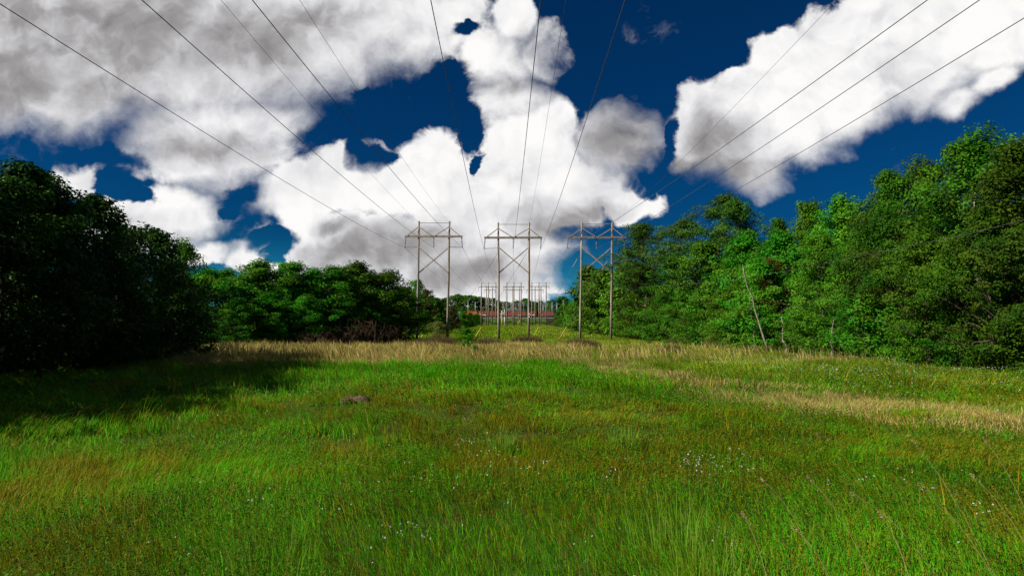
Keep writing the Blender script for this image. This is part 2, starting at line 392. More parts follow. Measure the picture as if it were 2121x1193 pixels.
# ------------------------------------------------------------------ trees
def leaf_mesh(name, c, out, size, material, rs, aspect=.6, up=.7, tint=None, flat=1.0):
    n = len(c); nn = unit(rs.normal(size=(n, 3)) * flat * .55 + np.array([0, 0, up * .6]) + out * 1.1)
    l = size * rs.uniform(.7, 1.35, n)
    V, s, i = kites(c, nn, l, l * aspect, rs)
    t = rs.random(n) if tint is None else tint
    return np_mesh(name, V, s, i, material, np.repeat(t, 4))
def tree_proto(seed, H, Rr, base, nl, per, leaf, bark='bark', crownpow=1.0, rc=.55, wide=.35, droop=0, mid=.45, trunk_r=None):
    """returns trunk MB, leaf centres, outward dirs, tint"""
    rng = random.Random(seed); rs = np.random.default_rng(seed)
    tb = MB(); n = 9; lean = (rng.uniform(-.05, .05), rng.uniform(-.05, .05))
    tr = trunk_r or H * .012 + .03
    tp = []; x = y = 0
    for i in range(n):
        t = i / (n - 1); x += lean[0] * H / n + rng.uniform(-.012, .012) * H; y += lean[1] * H / n + rng.uniform(-.012, .012) * H
        tp.append(Vector((x if i else 0, y if i else 0, t * H * .93)))
    tb.tube(tp, [tr * (1.25 if i == 0 else 1) * (1 - .88 * i / (n - 1)) for i in range(n)], 7)
    def tpt(t):
        f = t * (n - 1); i = min(int(f), n - 2); return tp[i].lerp(tp[i + 1], f - i)
    cen = []
    for k in range(nl):
        t = base + (1 - base) * ((k + rng.random() * .8) / nl)
        prof = max(.12, math.sin(math.pi * min(1, max(0, (t - base) / (1 - base)) ** mid * .97 + .02))) ** crownpow
        az = k * 2.39996 + rng.uniform(-.5, .5)
        L = Rr * prof * rng.uniform(.55, 1.15)
        el = R(rng.uniform(5, 35) + 45 * (t - .5)) - droop
        p0 = tpt(min(.98, t)); d = Vector((math.cos(az) * math.cos(el), math.sin(az) * math.cos(el), math.sin(el)))
        pts = [p0]; p = p0.copy()
        for j in range(4):
            d = (d + Vector((rng.uniform(-.2, .2), rng.uniform(-.2, .2), rng.uniform(-.02, .16)))).normalized(); p = p + d * L / 4; pts.append(p.copy())
        r0 = tr * .38 * (1 - .6 * t)
        tb.tube(pts, [r0 * (1 - .8 * i / 4) for i in range(5)], 4, cap=False)
        for j in (1, 2, 3, 4):
            for q in range(1 if j < 3 else (2 if j == 3 else 1)):
                if rng.random() < (.5 if j == 1 else .22) and j < 4: continue
                off = Vector((rng.gauss(0, 1), rng.gauss(0, 1), rng.gauss(.1, .6))) * L * wide * (.45 if j == 4 else .6)
                e = pts[j] + off
                if off.length > .3: tb.tube([pts[j], pts[j].lerp(e, .6) + Vector((0, 0, .06 * L)), e], [r0 * .4, r0 * .25, r0 * .1], 3, cap=False)
                cen.append((e, rng.uniform(.65, 1.25)))
    cen.append((tp[-1] + Vector((0, 0, .1)), 1.1)); cen.append((tp[-2], 1))
    C = []; O = []; T = []
    ax = np.array([0, 0, H * (base + .5 * (1 - base))])
    for e, sc in cen:
        m = int(per * sc * rng.uniform(.6, 1.3)); e = np.array(e)
        q = unit(rs.normal(size=(m, 3)) + np.array([0, 0, .45])) * (rs.random(m) ** .38)[:, None] * rc * sc * np.array([1.15, 1.15, .7])
        C.append(e + q); o = e - ax; o = o / (np.linalg.norm(o) + 1e-6)
        O.append(unit(q + o * rc * .6)); T.append(np.clip(rng.uniform(.0, 1.0) + rs.normal(0, .22, m), 0, 1))
    C = np.concatenate(C); O = np.concatenate(O); T = np.concatenate(T)
    C[:, 2] = np.maximum(C[:, 2], .05)
    return tb, C, O, T
PROTO = {}
def proto(key, mats, bark='bark', leaf=.16, aspect=.6, up=.7, flat=1.0, **kw):
    for s in range(kw.pop('variants', 2)):
        tb, C, O, T = tree_proto(kw['seed'] + s * 7, kw['H'], kw['Rr'], kw['base'], kw['nl'], kw['per'], leaf, rc=kw.get('rc', .55), crownpow=kw.get('crownpow', .8), wide=kw.get('wide', .35), mid=kw.get('mid', .5), droop=kw.get('droop', 0), trunk_r=kw.get('trunk_r'))
        tm = tb.mesh('trunk', M[bark], True)
        for mk in mats:
            rs = np.random.default_rng(kw['seed'] + s)
            cm = leaf_mesh('crown', C, O, leaf, M[mk], rs, aspect, up, T, flat)
            PROTO.setdefault((key, mk), []).append((tm, cm, kw['H']))
# broadleaf, near: real leaf size
proto('near', ['leaf', 'leafd'], 'bark', .17, variants=3, seed=11, H=12, Rr=4.3, base=.08, nl=44, per=170, rc=.78, mid=.55, wide=.5)
proto('dark', ['leafshade'], 'bark', .17, variants=3, seed=31, H=8, Rr=3.3, base=.10, nl=30, per=110, rc=.60, mid=.6, wide=.45)
proto('mid', ['leaf', 'leafb', 'leafd', 'rust'], 'bark', .25, variants=3, seed=51, H=12, Rr=4.8, base=.06, nl=40, per=100, rc=.85, mid=.5, wide=.45)
proto('far', ['leaf', 'leafb', 'leafd', 'rust'], 'bark', .45, variants=2, seed=71, H=12, Rr=4.8, base=.04, nl=34, per=46, rc=1.05, mid=.5, wide=.45)
proto('bush', ['leaf', 'leafb', 'leafd', 'leafshade', 'rust'], 'bark', .13, variants=3, seed=91, H=3, Rr=1.7, base=.04, nl=22, per=62, rc=.42, mid=.7, trunk_r=.04)
proto('olive', ['olive'], 'bark', .10, aspect=.3, variants=2, seed=101, H=1.6, Rr=1.1, base=.04, nl=18, per=70, rc=.3, mid=.8, trunk_r=.02)
proto('pine', ['pine'], 'pinebark', .30, aspect=.22, up=.3, flat=1.2, variants=3, seed=111, H=18, Rr=4.0, base=.40, nl=34, per=120, rc=.72, mid=.72, crownpow=.9, droop=.05, wide=.3)
proto('hpine', ['pine'], 'pinebark', .9, aspect=.4, variants=3, seed=131, H=18, Rr=3.6, base=.35, nl=22, per=22, rc=1.1, mid=.8, crownpow=.6)
proto('sapling', ['leafb'], 'bark', .11, aspect=.5, variants=1, seed=151, H=1.9, Rr=.75, base=.1, nl=20, per=34, rc=.22, mid=.6, trunk_r=.025)
trng = random.Random(77)
def tree(kind, mk, x, y, H, label, cat='tree', group=None, name=None, wide=1.0, var=None):
    lst = PROTO[(kind, mk)]; tm, cm, h0 = lst[var % len(lst) if var is not None else trng.randrange(len(lst))]
    nm = name or {'pine': 'pine_tree', 'hpine': 'pine_tree', 'bush': 'shrub', 'olive': 'shrub', 'sapling': 'sapling'}.get(kind, 'broadleaf_tree')
    r = empty(nm, (x, y, g(x, y) - .05), trng.uniform(0, 6.28)); s = H / h0
    r.scale = (s * wide * trng.uniform(.92, 1.08), s * wide * trng.uniform(.92, 1.08), s)
    tag(r, label, cat, group)
    link('trunk', tm, r); link('crown', cm, r)
    return r
def ptree(kind, mk, px, py, Y, label, wide=1.0, **kw):
    p = at(px, py, Y); return tree(kind, mk, p.x, Y, p.z - g(p.x, Y) + .05, label, wide=wide, **kw)
GR = 'trees of the wood at right'; GL = 'shaded trees at the left edge'; GM = 'trees of the thicket left of the pole frames'
RT = [
 ('near', 'leaf', 2005, 272, 29.5, 'tallest broadleaf at right, pale trunk showing high in its crown', 1.0),
 ('near', 'leafd', 2118, 290, 25, 'dark broadleaf cut by the right edge, crown as high as the tallest', .95),
 ('near', 'leaf', 1850, 348, 35, 'thin topped broadleaf standing apart left of the tallest tree at right', .8),
 ('near', 'leafd', 1925, 325, 36, 'olive tinged broadleaf tucked between the tallest and the thin topped tree', .85),
 ('mid', 'leafb', 1738, 405, 43, 'light green spiky crown rising against blue sky, middle of the right wood', .75),
 ('mid', 'leaf', 1668, 416, 50, 'small round brownish green crown beside the light green spiky one', .7),
 ('mid', 'leafd', 1608, 452, 60, 'small dark tree tip between the pines and the round crown', .6),
 ('pine', 'pine', 1540, 402, 69, 'second tall pine in the right wood, bare trunk below flat tufts', 1.15),
 ('pine', 'pine', 1472, 391, 71, 'tallest pine at right with an airy rounded top', 1.2),
 ('pine', 'pine', 1398, 440, 84, 'rounded pine just left of the tallest pine', 1.5),
 ('pine', 'pine', 1345, 447, 88, 'broad rounded pine nearest the right pole frame', 1.5),
 ('pine', 'pine', 1312, 488, 97, 'lower pine leaning out behind the right pole frame', 1.1),
 ('mid', 'leafb', 1540, 488, 59, 'bright green broadleaf in front of the tall pines', 1.1),
 ('mid', 'leafb', 1625, 478, 50, 'bright green broadleaf right of the rusty vine covered tree', 1.0),
 ('mid', 'rust', 1592, 535, 47, 'rusty brown vine covered tree in the right wood', .7),
 ('near', 'leafd', 1845, 430, 32, 'brownish green tree at right below the thin topped crown', .9),
 ('near', 'leaf', 1705, 480, 40, 'mid green broadleaf below the light green spiky crown', 1.0),
 ('near', 'leaf', 1775, 500, 35, 'low spreading broadleaf on the wood edge, left of the brownish tree', 1.0),
 ('near', 'leaf', 1915, 470, 27.5, 'leafy tree in front of the tallest broadleaf, pale leaf tips catching sun', .95),
 ('near', 'leafd', 2045, 430, 24.5, 'dense tree in front between the tallest and the right edge', .95),
 ('mid', 'leaf', 1462, 500, 67, 'mid green broadleaf under the tallest pine', 1.1),
 ('mid', 'leaf', 1395, 530, 78, 'mid green broadleaf under the rounded pines', 1.1),
 ('mid', 'leafd', 1330, 545, 90, 'dark green broadleaf right beside the right pole frame', 1.2),
 ('far', 'leaf', 1290, 540, 112, 'broadleaf seen through the right pole of the right frame', 1.2),
 ('far', 'leaf', 1252, 556, 130, 'broadleaf filling the gap between the two poles of the right frame', 1.2),
 ('far', 'leafd', 1224, 548, 152, 'tree top showing under the cross brace of the right frame', 1.0),
 ('far', 'leaf', 1210, 595, 178, 'tree just right of the left pole of the right frame', 1.2),
 ('far', 'leafb', 1192, 622, 205, 'tree just left of the left pole of the right frame', 1.2),
 ('far', 'leaf', 1176, 634, 240, 'far edge tree above the fourth yellow guard', 1.2),
 ('far', 'leafb', 1160, 645, 275, 'farthest leafy tree of the right wood, near the freight cars', 1.1),
]
for k, m, px, py, Y, lb, w in RT: ptree(k, m, px, py, Y, lb, w, group=GR)
# unlabelled-by-look fillers: dense wall of the wood
def filler(zone, x0, x1, y0, y1, n, kinds, h0, h1, label, grp, seed, mind=3.2):
    rg = random.Random(seed); pts = []
    tries = 0
    while len(pts) < n and tries < 4000:
        tries += 1; x = rg.uniform(x0, x1); y = rg.uniform(y0, y1)
        if all((x - a) ** 2 + (y - b) ** 2 > mind ** 2 for a, b in pts): pts.append((x, y))
    for x, y in pts:
        k, m = rg.choice(kinds); tree(k, m, x, y, rg.uniform(h0, h1), label, group=grp, wide=1.15)
filler('r1', 26, 34, 22, 48, 14, [('near', 'leaf'), ('near', 'leafd'), ('mid', 'leaf')], 8, 10.5, 'green tree packed in the shade behind the front row, right part of the right wood', 'trees behind the front row at right', 1)
filler('r2', 25, 35, 50, 105, 18, [('mid', 'leaf'), ('mid', 'leafb'), ('mid', 'leafd')], 8.5, 11.5, 'green tree in the solid leafy wall between the pines and the ground', 'trees under the pines at right', 2, 4)
filler('r3', 22, 32, 108, 290, 18, [('far', 'leaf'), ('far', 'leafd')], 9, 12, 'distant tree of the right wood receding toward the freight cars', 'distant trees of the right wood', 3, 6)
filler('r4', 19.8, 23, 40, 100, 13, [('mid', 'leaf'), ('mid', 'leafb'), ('mid', 'leafd')], 4.5, 7.5, 'small young tree on the sunny edge of the right wood', 'young trees on the edge of the right wood', 4, 3.4)
# edge shrubs, right
i = 0
rg = random.Random(5); y = 19.0
while y < 120:
    x = 20.3 + rg.uniform(-.5, 1.3) + (1.2 if y < 26 else 0)
    tree('bush', rg.choice(['leaf', 'leafb', 'leafd', 'leaf', 'rust' if rg.random() < .4 else 'leaf']), x, y, rg.uniform(2.0, 3.8) * (1 if y < 60 else 1.2), 'leafy shrub at the foot of the right wood', 'shrub', 'shrubs along the foot of the right wood', wide=1.2)
    y += rg.uniform(1.8, 3.0) * (1 if y < 60 else 1.6)
# bare pale stems at the wood's edge
def bare_trunk(p0, p1, r, label, fork=True, m='palebark'):
    p0 = Vector(p0); p1 = Vector(p1); mb = MB(); rr = random.Random(int(p0.x * 97)); pts = []
    for i in range(9):
        q = p0.lerp(p1, i / 8); q += Vector((rr.uniform(-.1, .1), rr.uniform(-.1, .1), 0)) * (1 if i else 0); pts.append(q)
    o = empty('bare_tree', p0); tag(o, label, 'tree', 'bare pale trunks in the right wood')
    L = [p - p0 for p in pts]
    mb.tube(L, [r * (1 - .7 * i / 8) for i in range(9)], 7); mb.build('trunk', M[m], o, True)
    if fork and r > .12:
        for k in (4, 5, 6, 7):
            b = MB(); d = Vector((rr.uniform(-1, 1), rr.uniform(-.6, .3), rr.uniform(.3, 1))).normalized() * rr.uniform(.7, 1.6)
            b.tube([L[k], L[k] + d * .5 + Vector((0, 0, -.05)), L[k] + d], [r * .35, r * .25, r * .08], 5); b.build('branch', M[m], o, True)
def gp(px, py, Y):
    p = at(px, py, Y); return (p.x, Y, g(p.x, Y))
for b, t, Y, r, lb in (
    ((1594, 712), (1536, 548), 40, .11, 'longest pale bare trunk, leaning left across the right wood'),
    ((1566, 715), (1553, 610), 42, .07, 'thin pale trunk just left of the long leaning one'),
    ((1628, 715), (1618, 655), 38, .13, 'short pale trunk between the long leaning one and the dark gap'),
    ((1452, 705), (1447, 655), 64, .10, 'pale trunk stub under the tallest pine'),
    ((1412, 702), (1404, 665), 66, .07, 'slanting thin pale trunk under the rounded pines'),
    ((1520, 705), (1518, 665), 56, .09, 'pale trunk stub behind the olive shrubs'),
    ((1722, 720), (1728, 655), 33, .09, 'pale upright trunk in the dark gap of the wood'),
    ((2032, 650), (2018, 400), 25.0, .13, 'tall pale trunk showing through leaves near the right edge')):
    Y += 2.2; r *= .7; pb = at(b[0], b[1], Y); pt = at(t[0], t[1], Y)
    bare_trunk((pb.x, Y, g(pb.x, Y)), pt, r, lb)
# left near shaded group
LT = [
 (48, 333, 21.5, 'tallest shaded tree at the left edge', 1.0), (128, 362, 23.5, 'shaded tree just right of the tallest at left', 1.0), (190, 400, 25.5, 'shaded tree with a stepped crown, third from the left edge', 1.0),
 (262, 452, 28.5, 'shaded tree in the middle of the left group, lower than its left neighbour', 1.0), (318, 472, 31, 'shaded tree with sunlit tip leaves, right of the middle of the left group', 1.0),
 (362, 545, 33.5, 'low shaded tree before the light green crown at left', 1.0), (398, 592, 35.5, 'last dark tree of the left group, beside the sunlit thicket', .8),
 (10, 372, 20, 'shaded tree cut by the left edge of the view', 1.0), (90, 470, 20.5, 'lower shaded tree in front of the tallest at left', 1.0), (215, 520, 25, 'lower shaded tree in front of the middle of the left group', 1.0)]
for px, py, Y, lb, w in LT: ptree('dark', 'leafshade', px, py, Y, lb, w * .98, group=GL)
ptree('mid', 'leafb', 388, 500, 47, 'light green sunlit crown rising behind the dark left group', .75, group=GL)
filler('l1', -28, -23, 14, 42, 11, [('dark', 'leafshade')], 4.8, 6.3, 'dark tree added deep inside the left wood to darken it', 'added trees deep in the left wood', 9, 2.8)  # back row added to darken the wood behind the front trees
filler('l0', -21, -17, 6, 17, 6, [('dark', 'leafshade')], 8.2, 9.2, 'tree beyond the left edge that shades the grass', 'trees beyond the left edge', 19, 2.6)
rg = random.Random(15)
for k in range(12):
    y = 17 + k * 1.5; tree('bush', 'leafshade', -18.6 - rg.uniform(-.4, 1.2), y, rg.uniform(2, 3.4), 'dark shrub under the shaded left trees', 'shrub', 'shrubs under the left trees', wide=1.25)
# sunlit thicket left of the frames
MT = [('mid', 'leafb', 470, 556, 62, 'left end tree of the sunlit thicket'), ('mid', 'leafb', 436, 556, 57, 'tree filling the dip between the dark left group and the thicket'), ('mid', 'leafb', 520, 568, 61, 'tree between the left end and the highest tip of the thicket'), ('mid', 'leaf', 778, 570, 76, 'tree between the thin spired and the dark round one in the thicket'), ('mid', 'leafb', 545, 538, 62, 'sunlit thicket tree with the highest tip on its left half'), ('mid', 'leafb', 602, 542, 65, 'broad topped sunlit tree in the middle of the thicket'),
      ('mid', 'leafb', 655, 556, 68, 'thicket tree just right of the broad topped one'), ('mid', 'leafb', 692, 550, 70, 'pale tipped tree left of the thin spire in the thicket'), ('mid', 'leaf', 745, 541, 75, 'thin spired tree near the right end of the thicket'),
      ('mid', 'leafd', 797, 562, 80, 'dark round tree next to the right end of the thicket'), ('mid', 'leafd', 832, 592, 86, 'last dark tree of the thicket beside the left pole frame'),
      ('mid', 'leafb', 490, 618, 55, 'low bright tree in front at the left of the thicket'), ('mid', 'leafb', 560, 605, 58, 'low bright tree in front below the highest tip'), ('mid', 'leafb', 628, 612, 60, 'low bright tree in front of the thicket middle'),
      ('mid', 'leafb', 700, 605, 65, 'low tree in front below the pale tipped one'), ('mid', 'leaf', 765, 612, 71, 'low green tree above the brown brambles of the thicket'), ('mid', 'leafd', 815, 640, 79, 'low dark tree closest to the left pole frame')]
for k, m, px, py, Y, lb in MT: ptree(k, m, px, py, Y, lb, 1.5, group=GM)
filler('m1', -42, -34, 55, 82, 8, [('mid', 'leaf')], 4.5, 6, 'tree hidden in the back of the sunlit thicket', 'trees at the back of the thicket', 29, 4)
filler('m2', -30, -23, 72, 100, 7, [('mid', 'leaf')], 8, 9.5, 'tree standing behind the right half of the thicket', 'trees behind the right half of the thicket', 39, 4)
FT = [('far', 'leafb', 862, 578, 138, 'light green tree seen left of the left pole of the left frame', .7), ('far', 'rust', 886, 598, 148, 'rusty tipped tree between the poles of the left frame', .6), ('far', 'leaf', 905, 620, 150, 'green tree between the poles of the left frame', 1.1), ('far', 'leafb', 880, 640, 142, 'low bright tree between the poles of the left frame', 1.1),
      ('far', 'rust', 938, 635, 172, 'reddish tree just right of the left frame', .8), ('far', 'leafb', 958, 638, 188, 'light tree between the left frame and the freight cars', 1.0), ('far', 'leafd', 970, 652, 205, 'low dark tree next to the left end of the freight cars', 1.0), ('far', 'leafd', 925, 650, 160, 'low dark tree behind the right pole of the left frame', 1.2)]
for k, m, px, py, Y, lb, w in FT: ptree(k, m, px, py, Y, lb, w * 1.1, group='trees beyond the left pole frame')
filler('f1', -32, -21, 120, 230, 12, [('far', 'leaf'), ('far', 'leafd')], 7, 10, 'tree in the mass behind the left pole frame', 'trees in the mass beyond the left pole frame', 49, 6)
filler('f2', -26, -18, 240, 340, 8, [('far', 'leaf'), ('far', 'leafd')], 5, 7, 'small far tree left of the three pole frames', 'small far trees at left', 59, 6)
# bank scrub below the train
rg = random.Random(61)
for k in range(30):
    x = -28 + k * 1.95 + rg.uniform(-.6, .6); y = 347 + rg.uniform(0, 9)
    tree('bush', rg.choice(['leaf', 'leafb', 'leafd']), x, y, rg.uniform(1.1, 1.9) if y < 352 else rg.uniform(.8, 1.2), 'scrub bush on the railway bank below the freight cars', 'shrub', 'scrub on the railway bank', wide=1.9)
for k in range(26):
    tree('far', 'leafd', -62 + k * 5.2 + rg.uniform(-1, 1), 424 + rg.uniform(-2, 3), rg.uniform(6.5, 9), 'dark bushy tree filling the gap under the skyline pines', group='low trees under the skyline pines', wide=1.5)
# horizon pines
rg = random.Random(66); px = 852
while px < 1235:
    top = np.interp(px, [850, 935, 950, 990, 1030, 1040, 1075, 1088, 1095, 1105, 1145, 1150, 1165, 1175, 1200, 1240], [618, 612, 606, 612, 618, 622, 622, 612, 616, 623, 622, 618, 613, 620, 632, 630]) + rg.uniform(-1, 4)
    Y = rg.uniform(430, 470)
    side = 'left of the pole frames' if px < 990 else ('behind the poles' if px < 1130 else 'right of the poles')
    ptree('hpine', 'pine', px, top, Y, 'dark pine on the skyline beyond the railway, ' + side, 1.5, group='skyline pines ' + side)
    px += rg.uniform(7, 11)
# shrubs in the clearing
ptree('sapling', 'leafb', 966, 682, 44, 'bright green sapling in the dry grass between the left and centre frames', 1.35)
ptree('sapling', 'leafb', 985, 716, 36, 'low bright green sapling just in front of the taller one', 1.6)
for px, py, Y, lb in ((905, 668, 100, 'yellow green bush between the poles of the left frame'), (1395, 702, 58, 'leftmost feathery olive bush at the foot of the right wood'), (1470, 700, 52, 'middle feathery olive bush at the foot of the right wood'),
                  (1524, 692, 50, 'tallest feathery olive bush at the foot of the right wood'), (1600, 714, 43, 'wide feathery olive bush right of the tallest one'), (1345, 706, 66, 'small olive bush right of the right pole frame')):
    ptree('olive', 'olive', px, py, Y, lb, 1.2, group='feathery olive bushes')
# brown bramble bushes
def bramble(px, py, Y, w, h, label, seed, mk='bramble'):
    rs = np.random.default_rng(seed); p = at(px, py, Y); x0 = p.x; n = 1500
    a = rs.uniform(0, 6.283, n); rr = np.sqrt(rs.random(n)) * w / 2
    P = np.stack([np.cos(a) * rr, np.sin(a) * rr * .7, np.zeros(n)], 1)
    Hh = h * (1 - .6 * (rr / (w / 2)) ** 2) * rs.uniform(.6, 1.15, n)
    lean = rs.normal(0, .4, (n, 2)) + P[:, :2] / (w / 2) * .3
    C = pick(rs, np.array([[.14, .08, .045], [.20, .13, .07], [.10, .06, .04], [.13, .11, .035]]), n)
    v, s, i, c = blades(P, Hh, np.full(n, .03), lean, 1, C, rs)
    o = empty('bramble_bush', (x0, Y, g(x0, Y))); tag(o, label, 'bush', 'brown bramble bushes')
    link('stems', np_mesh('stems', v, s, i, M['blade'], c, 'blade_colour'), o)
    m = 2600; a = rs.uniform(0, 6.283, m); rr = np.sqrt(rs.random(m)) * w / 2
    c = np.stack([np.cos(a) * rr, np.sin(a) * rr * .7, h * (1 - .6 * (rr / (w / 2)) ** 2) * rs.uniform(.35, 1.05, m)], 1)
    link('leaves', leaf_mesh('leaves', c, np.zeros((m, 3)), .06, M[mk], rs, .6, .2), o)
for k, a in enumerate(((905, 712, 62, 5.0, 1.35, 'wide brown bramble between the poles of the left frame'), (1010, 708, 66, 4.2, 1.0, 'low brown bramble left of the centre frame'), (1092, 706, 74, 4.4, 1.25, 'brown bramble heaped at the right pole of the centre frame'),
                       (1205, 716, 55, 3.8, 1.05, 'round brown bramble before the left pole of the right frame'), (1395, 722, 45, 2.4, .6, 'low reddish bramble among the olive bushes'), (870, 725, 50, 3.4, .95, 'brown bramble before the left pole of the left frame'))):
    bramble(*a, 200 + k)
def dead_thicket(px, Y, w, h, label, seed):
    rr = random.Random(seed); p = at(px, 700, Y); o = empty('dead_shrub', (p.x, Y, g(p.x, Y))); tag(o, label, 'dead shrub', 'bare brown shrubs before the thicket')
    for q in range(5):
        mb = MB()
        for s in range(9):
            a = rr.uniform(0, 6.28); b = Vector((rr.uniform(-w / 2, w / 2), rr.uniform(-.5, .5), 0)); d = Vector((math.cos(a) * .6, math.sin(a) * .4, rr.uniform(.7, 1.2))) * h * rr.uniform(.5, 1)
            m1 = b + d * .5 + Vector((0, 0, .2)); e = b + d
            mb.tube([b, m1, e], [.03, .022, .008], 4, cap=False)
            for _ in range(4):
                t = rr.uniform(.3, .9); c = b.lerp(e, t); f = Vector((rr.uniform(-1, 1), rr.uniform(-.5, .5), rr.uniform(-.1, .8))) * h * .35
                mb.tube([c, c + f * .5 + Vector((0, 0, .08)), c + f], [.014, .01, .004], 3, cap=False)
        mb.build('stem', M['twig'], o)
for k, a in enumerate(((700, 60, 3, 2.2, 'bare brown shrub left of the arching one before the thicket'), (745, 62, 4, 3.2, 'tallest bare brown shrub arching before the thicket'), (795, 66, 3.5, 2.4, 'bare brown shrub nearest the left pole frame'), (640, 57, 3, 1.6, 'low bare brown shrub at the left of the dead growth'))):
    dead_thicket(*a, 300 + k)
# ------------------------------------------------------------------ pole frames
def insul_string(p0, p1, n=8, r=.13):
    mb = MB(); prof = [(0, .02)]
    for k in range(n):
        t0 = (k + .25) / n; prof += [(t0, .03), (t0 + .25 / n, r), (t0 + .45 / n, r * .9), (t0 + .5 / n, .03)]
    prof.append((1, .02)); mb.lathe(p0, p1, prof, 8); return mb
YN = 90.0
ATT = []   # conductor attachment points, near frames
SHD = []
def near_frame(pxl, pxr, top, arm, armL, armR, base, label, posts, tagged=False):
    pl = at(pxl[0], base, YN); pr = at(pxr[0], base, YN); tl = at(pxl[1], top, YN); tr_ = at(pxr[1], top, YN)
    cx = (pl.x + pr.x) / 2; org = Vector((cx, YN, g(cx, YN)))
    o = empty('pole_frame', org); tag(o, label, 'power pole', 'near wooden pole frames')
    J = lambda v: Vector(v) - org
    zb = -.1
    P = []
    for a, b in ((pl, tl), (pr, tr_)):
        a = J((a.x, YN, 0)); a.z = zb; b = J(b); mid = a.lerp(b, .5) + Vector((.03, 0, 0))
        MB().tube([a, a.lerp(b, .25), mid, a.lerp(b, .75), b], [.205, .19, .17, .155, .135], 12).build('pole', M['wood'], o, True)
        P.append((a, b))
    zt = P[0][1].z; za = J(at(898, arm, YN)).z; xl = J(at(armL, arm, YN)).x; xr = J(at(armR, arm, YN)).x
    def pole_x(i, z):
        a, b = P[i]; t = (z - a.z) / (b.z - a.z); return a.x + (b.x - a.x) * t
    for sy in (-1, 1):
        MB().bar((xl, sy * .23, za), (xr, sy * .23, za), .1, .26).build('crossarm', M['brace' if label.startswith('left') else 'wood'], o)
    MB().tube([(pole_x(0, zt) - .12, 0, zt - .3), (pole_x(1, zt) + .25, 0, zt - .3)], .045, 6).build('top_strut', M['brace'], o)
    zk = zt - 1.0; cxm = (xl + xr) / 2
    for (i, xe) in ((0, xl + .45), (0, cxm - .25), (1, cxm + .25), (1, xr - .45)):
        MB().bar((pole_x(i, zk), -.3, zk), (xe, -.3, za + .12), .07, .13).build('knee_brace', M['brace'], o)
    z1 = J(at(898, 512, YN)).z; z2 = J(at(898, 566, YN)).z
    MB().bar((pole_x(0, z1), -.2, z1), (pole_x(1, z2), -.2, z2), .07, .17).build('cross_brace', M['brace'], o)
    MB().bar((pole_x(1, z1), .2, z1), (pole_x(0, z2), .2, z2), .07, .17).build('cross_brace', M['brace'], o)
    att = []
    for k, xx in enumerate((xl + .15, cxm, xr - .15)):
        sl = -.18 if (k == 0 and 'L' in posts) else (.0 if k == 1 else (.12 if 'R' in posts else -.1)) * (1 if k else 1)
        e = Vector((xx + sl, 0, za - 1.75))
        insul_string((xx, 0, za - .13), e).build('insulator', M['insul'], o, True)
        MB().tube([e + Vector((0, -.25, 0)), e + Vector((0, .25, 0))], .05, 6).build('wire_clamp', M['steel'], o)
        att.append(e + org)
        if (k == 0 and 'L' in posts) or (k == 2 and 'R' in posts):
            px_ = pole_x(0 if k == 0 else 1, e.z)
            insul_string((px_, 0, e.z + .1), e, 7, .07).build('post_insulator', M['insul'], o, True)
    if tagged:
        for (z_, h_) in ((J(at(1096, 650, YN)).z, .25), (J(at(1096, 656, YN)).z, .18)):
            MB().box((pole_x(1, z_) - .14, -.222, z_ - h_ / 2), (pole_x(1, z_) + .14, -.198, z_ + h_ / 2)).build('number_plate', M['whitep'], o)
    for i in (0, 1):
        MB().tube([(pole_x(i, zt), -.2, zt - .42), (pole_x(i, zt), .2, zt - .42)], .06, 6).build('shield_clamp', M['steel'], o)
    ATT.append(att); SHD.append([P[0][1] + org - Vector((0, 0, .35)), P[1][1] + org - Vector((0, 0, .35))])
    return o, P, org
NF = [near_frame((863.5, 868), (926.5, 931), 458, 490, 839, 958, 712, 'left of the three near wooden pole frames, pale timber arm, posts on both sides', 'LR'),
      near_frame((1033, 1032), (1095, 1096), 461, 492.5, 1003, 1123, 708, 'centre near wooden pole frame with white number plates low on a pole', 'L', True),
      near_frame((1201.5, 1205), (1265.5, 1268), 460, 492, 1175, 1296, 709, 'right near wooden pole frame standing against the wood', 'L')]
# guys
def guy(bx, by, px_top, py_top, ins_t, label):
    b = at(bx, by, YN - 1.5); b.z = g(b.x, b.y); t = at(px_top, py_top, YN)
    o = empty('guy_wire', b); tag(o, label, 'guy wire', 'guyed stays of the near pole frames')
    d = t - b
    MB().tube([Vector((0, 0, 0)), d], .02, 5).build('stay_cable', M['wire'], o)
    u = d.normalized(); MB().tube([u * .15, u * 2.5], .055, 7).build('guard', M['yellow'], o, True)
    MB().tube([d * ins_t, d * (ins_t + .1)], .05, 6).build('stay_insulator', M['brace'], o, True)
guy(917, 702, 1032, 522, .82, 'stay with yellow guard crossing the right pole of the left frame')
guy(980, 700, 1093, 520, .82, 'stay with yellow guard behind the bright green sapling')
guy(1100, 702, 1204, 522, .82, 'stay with yellow guard beside the right pole of the centre frame')
guy(1156, 705, 1266, 528, .82, 'stay with longest yellow guard standing clear between centre and right frames')
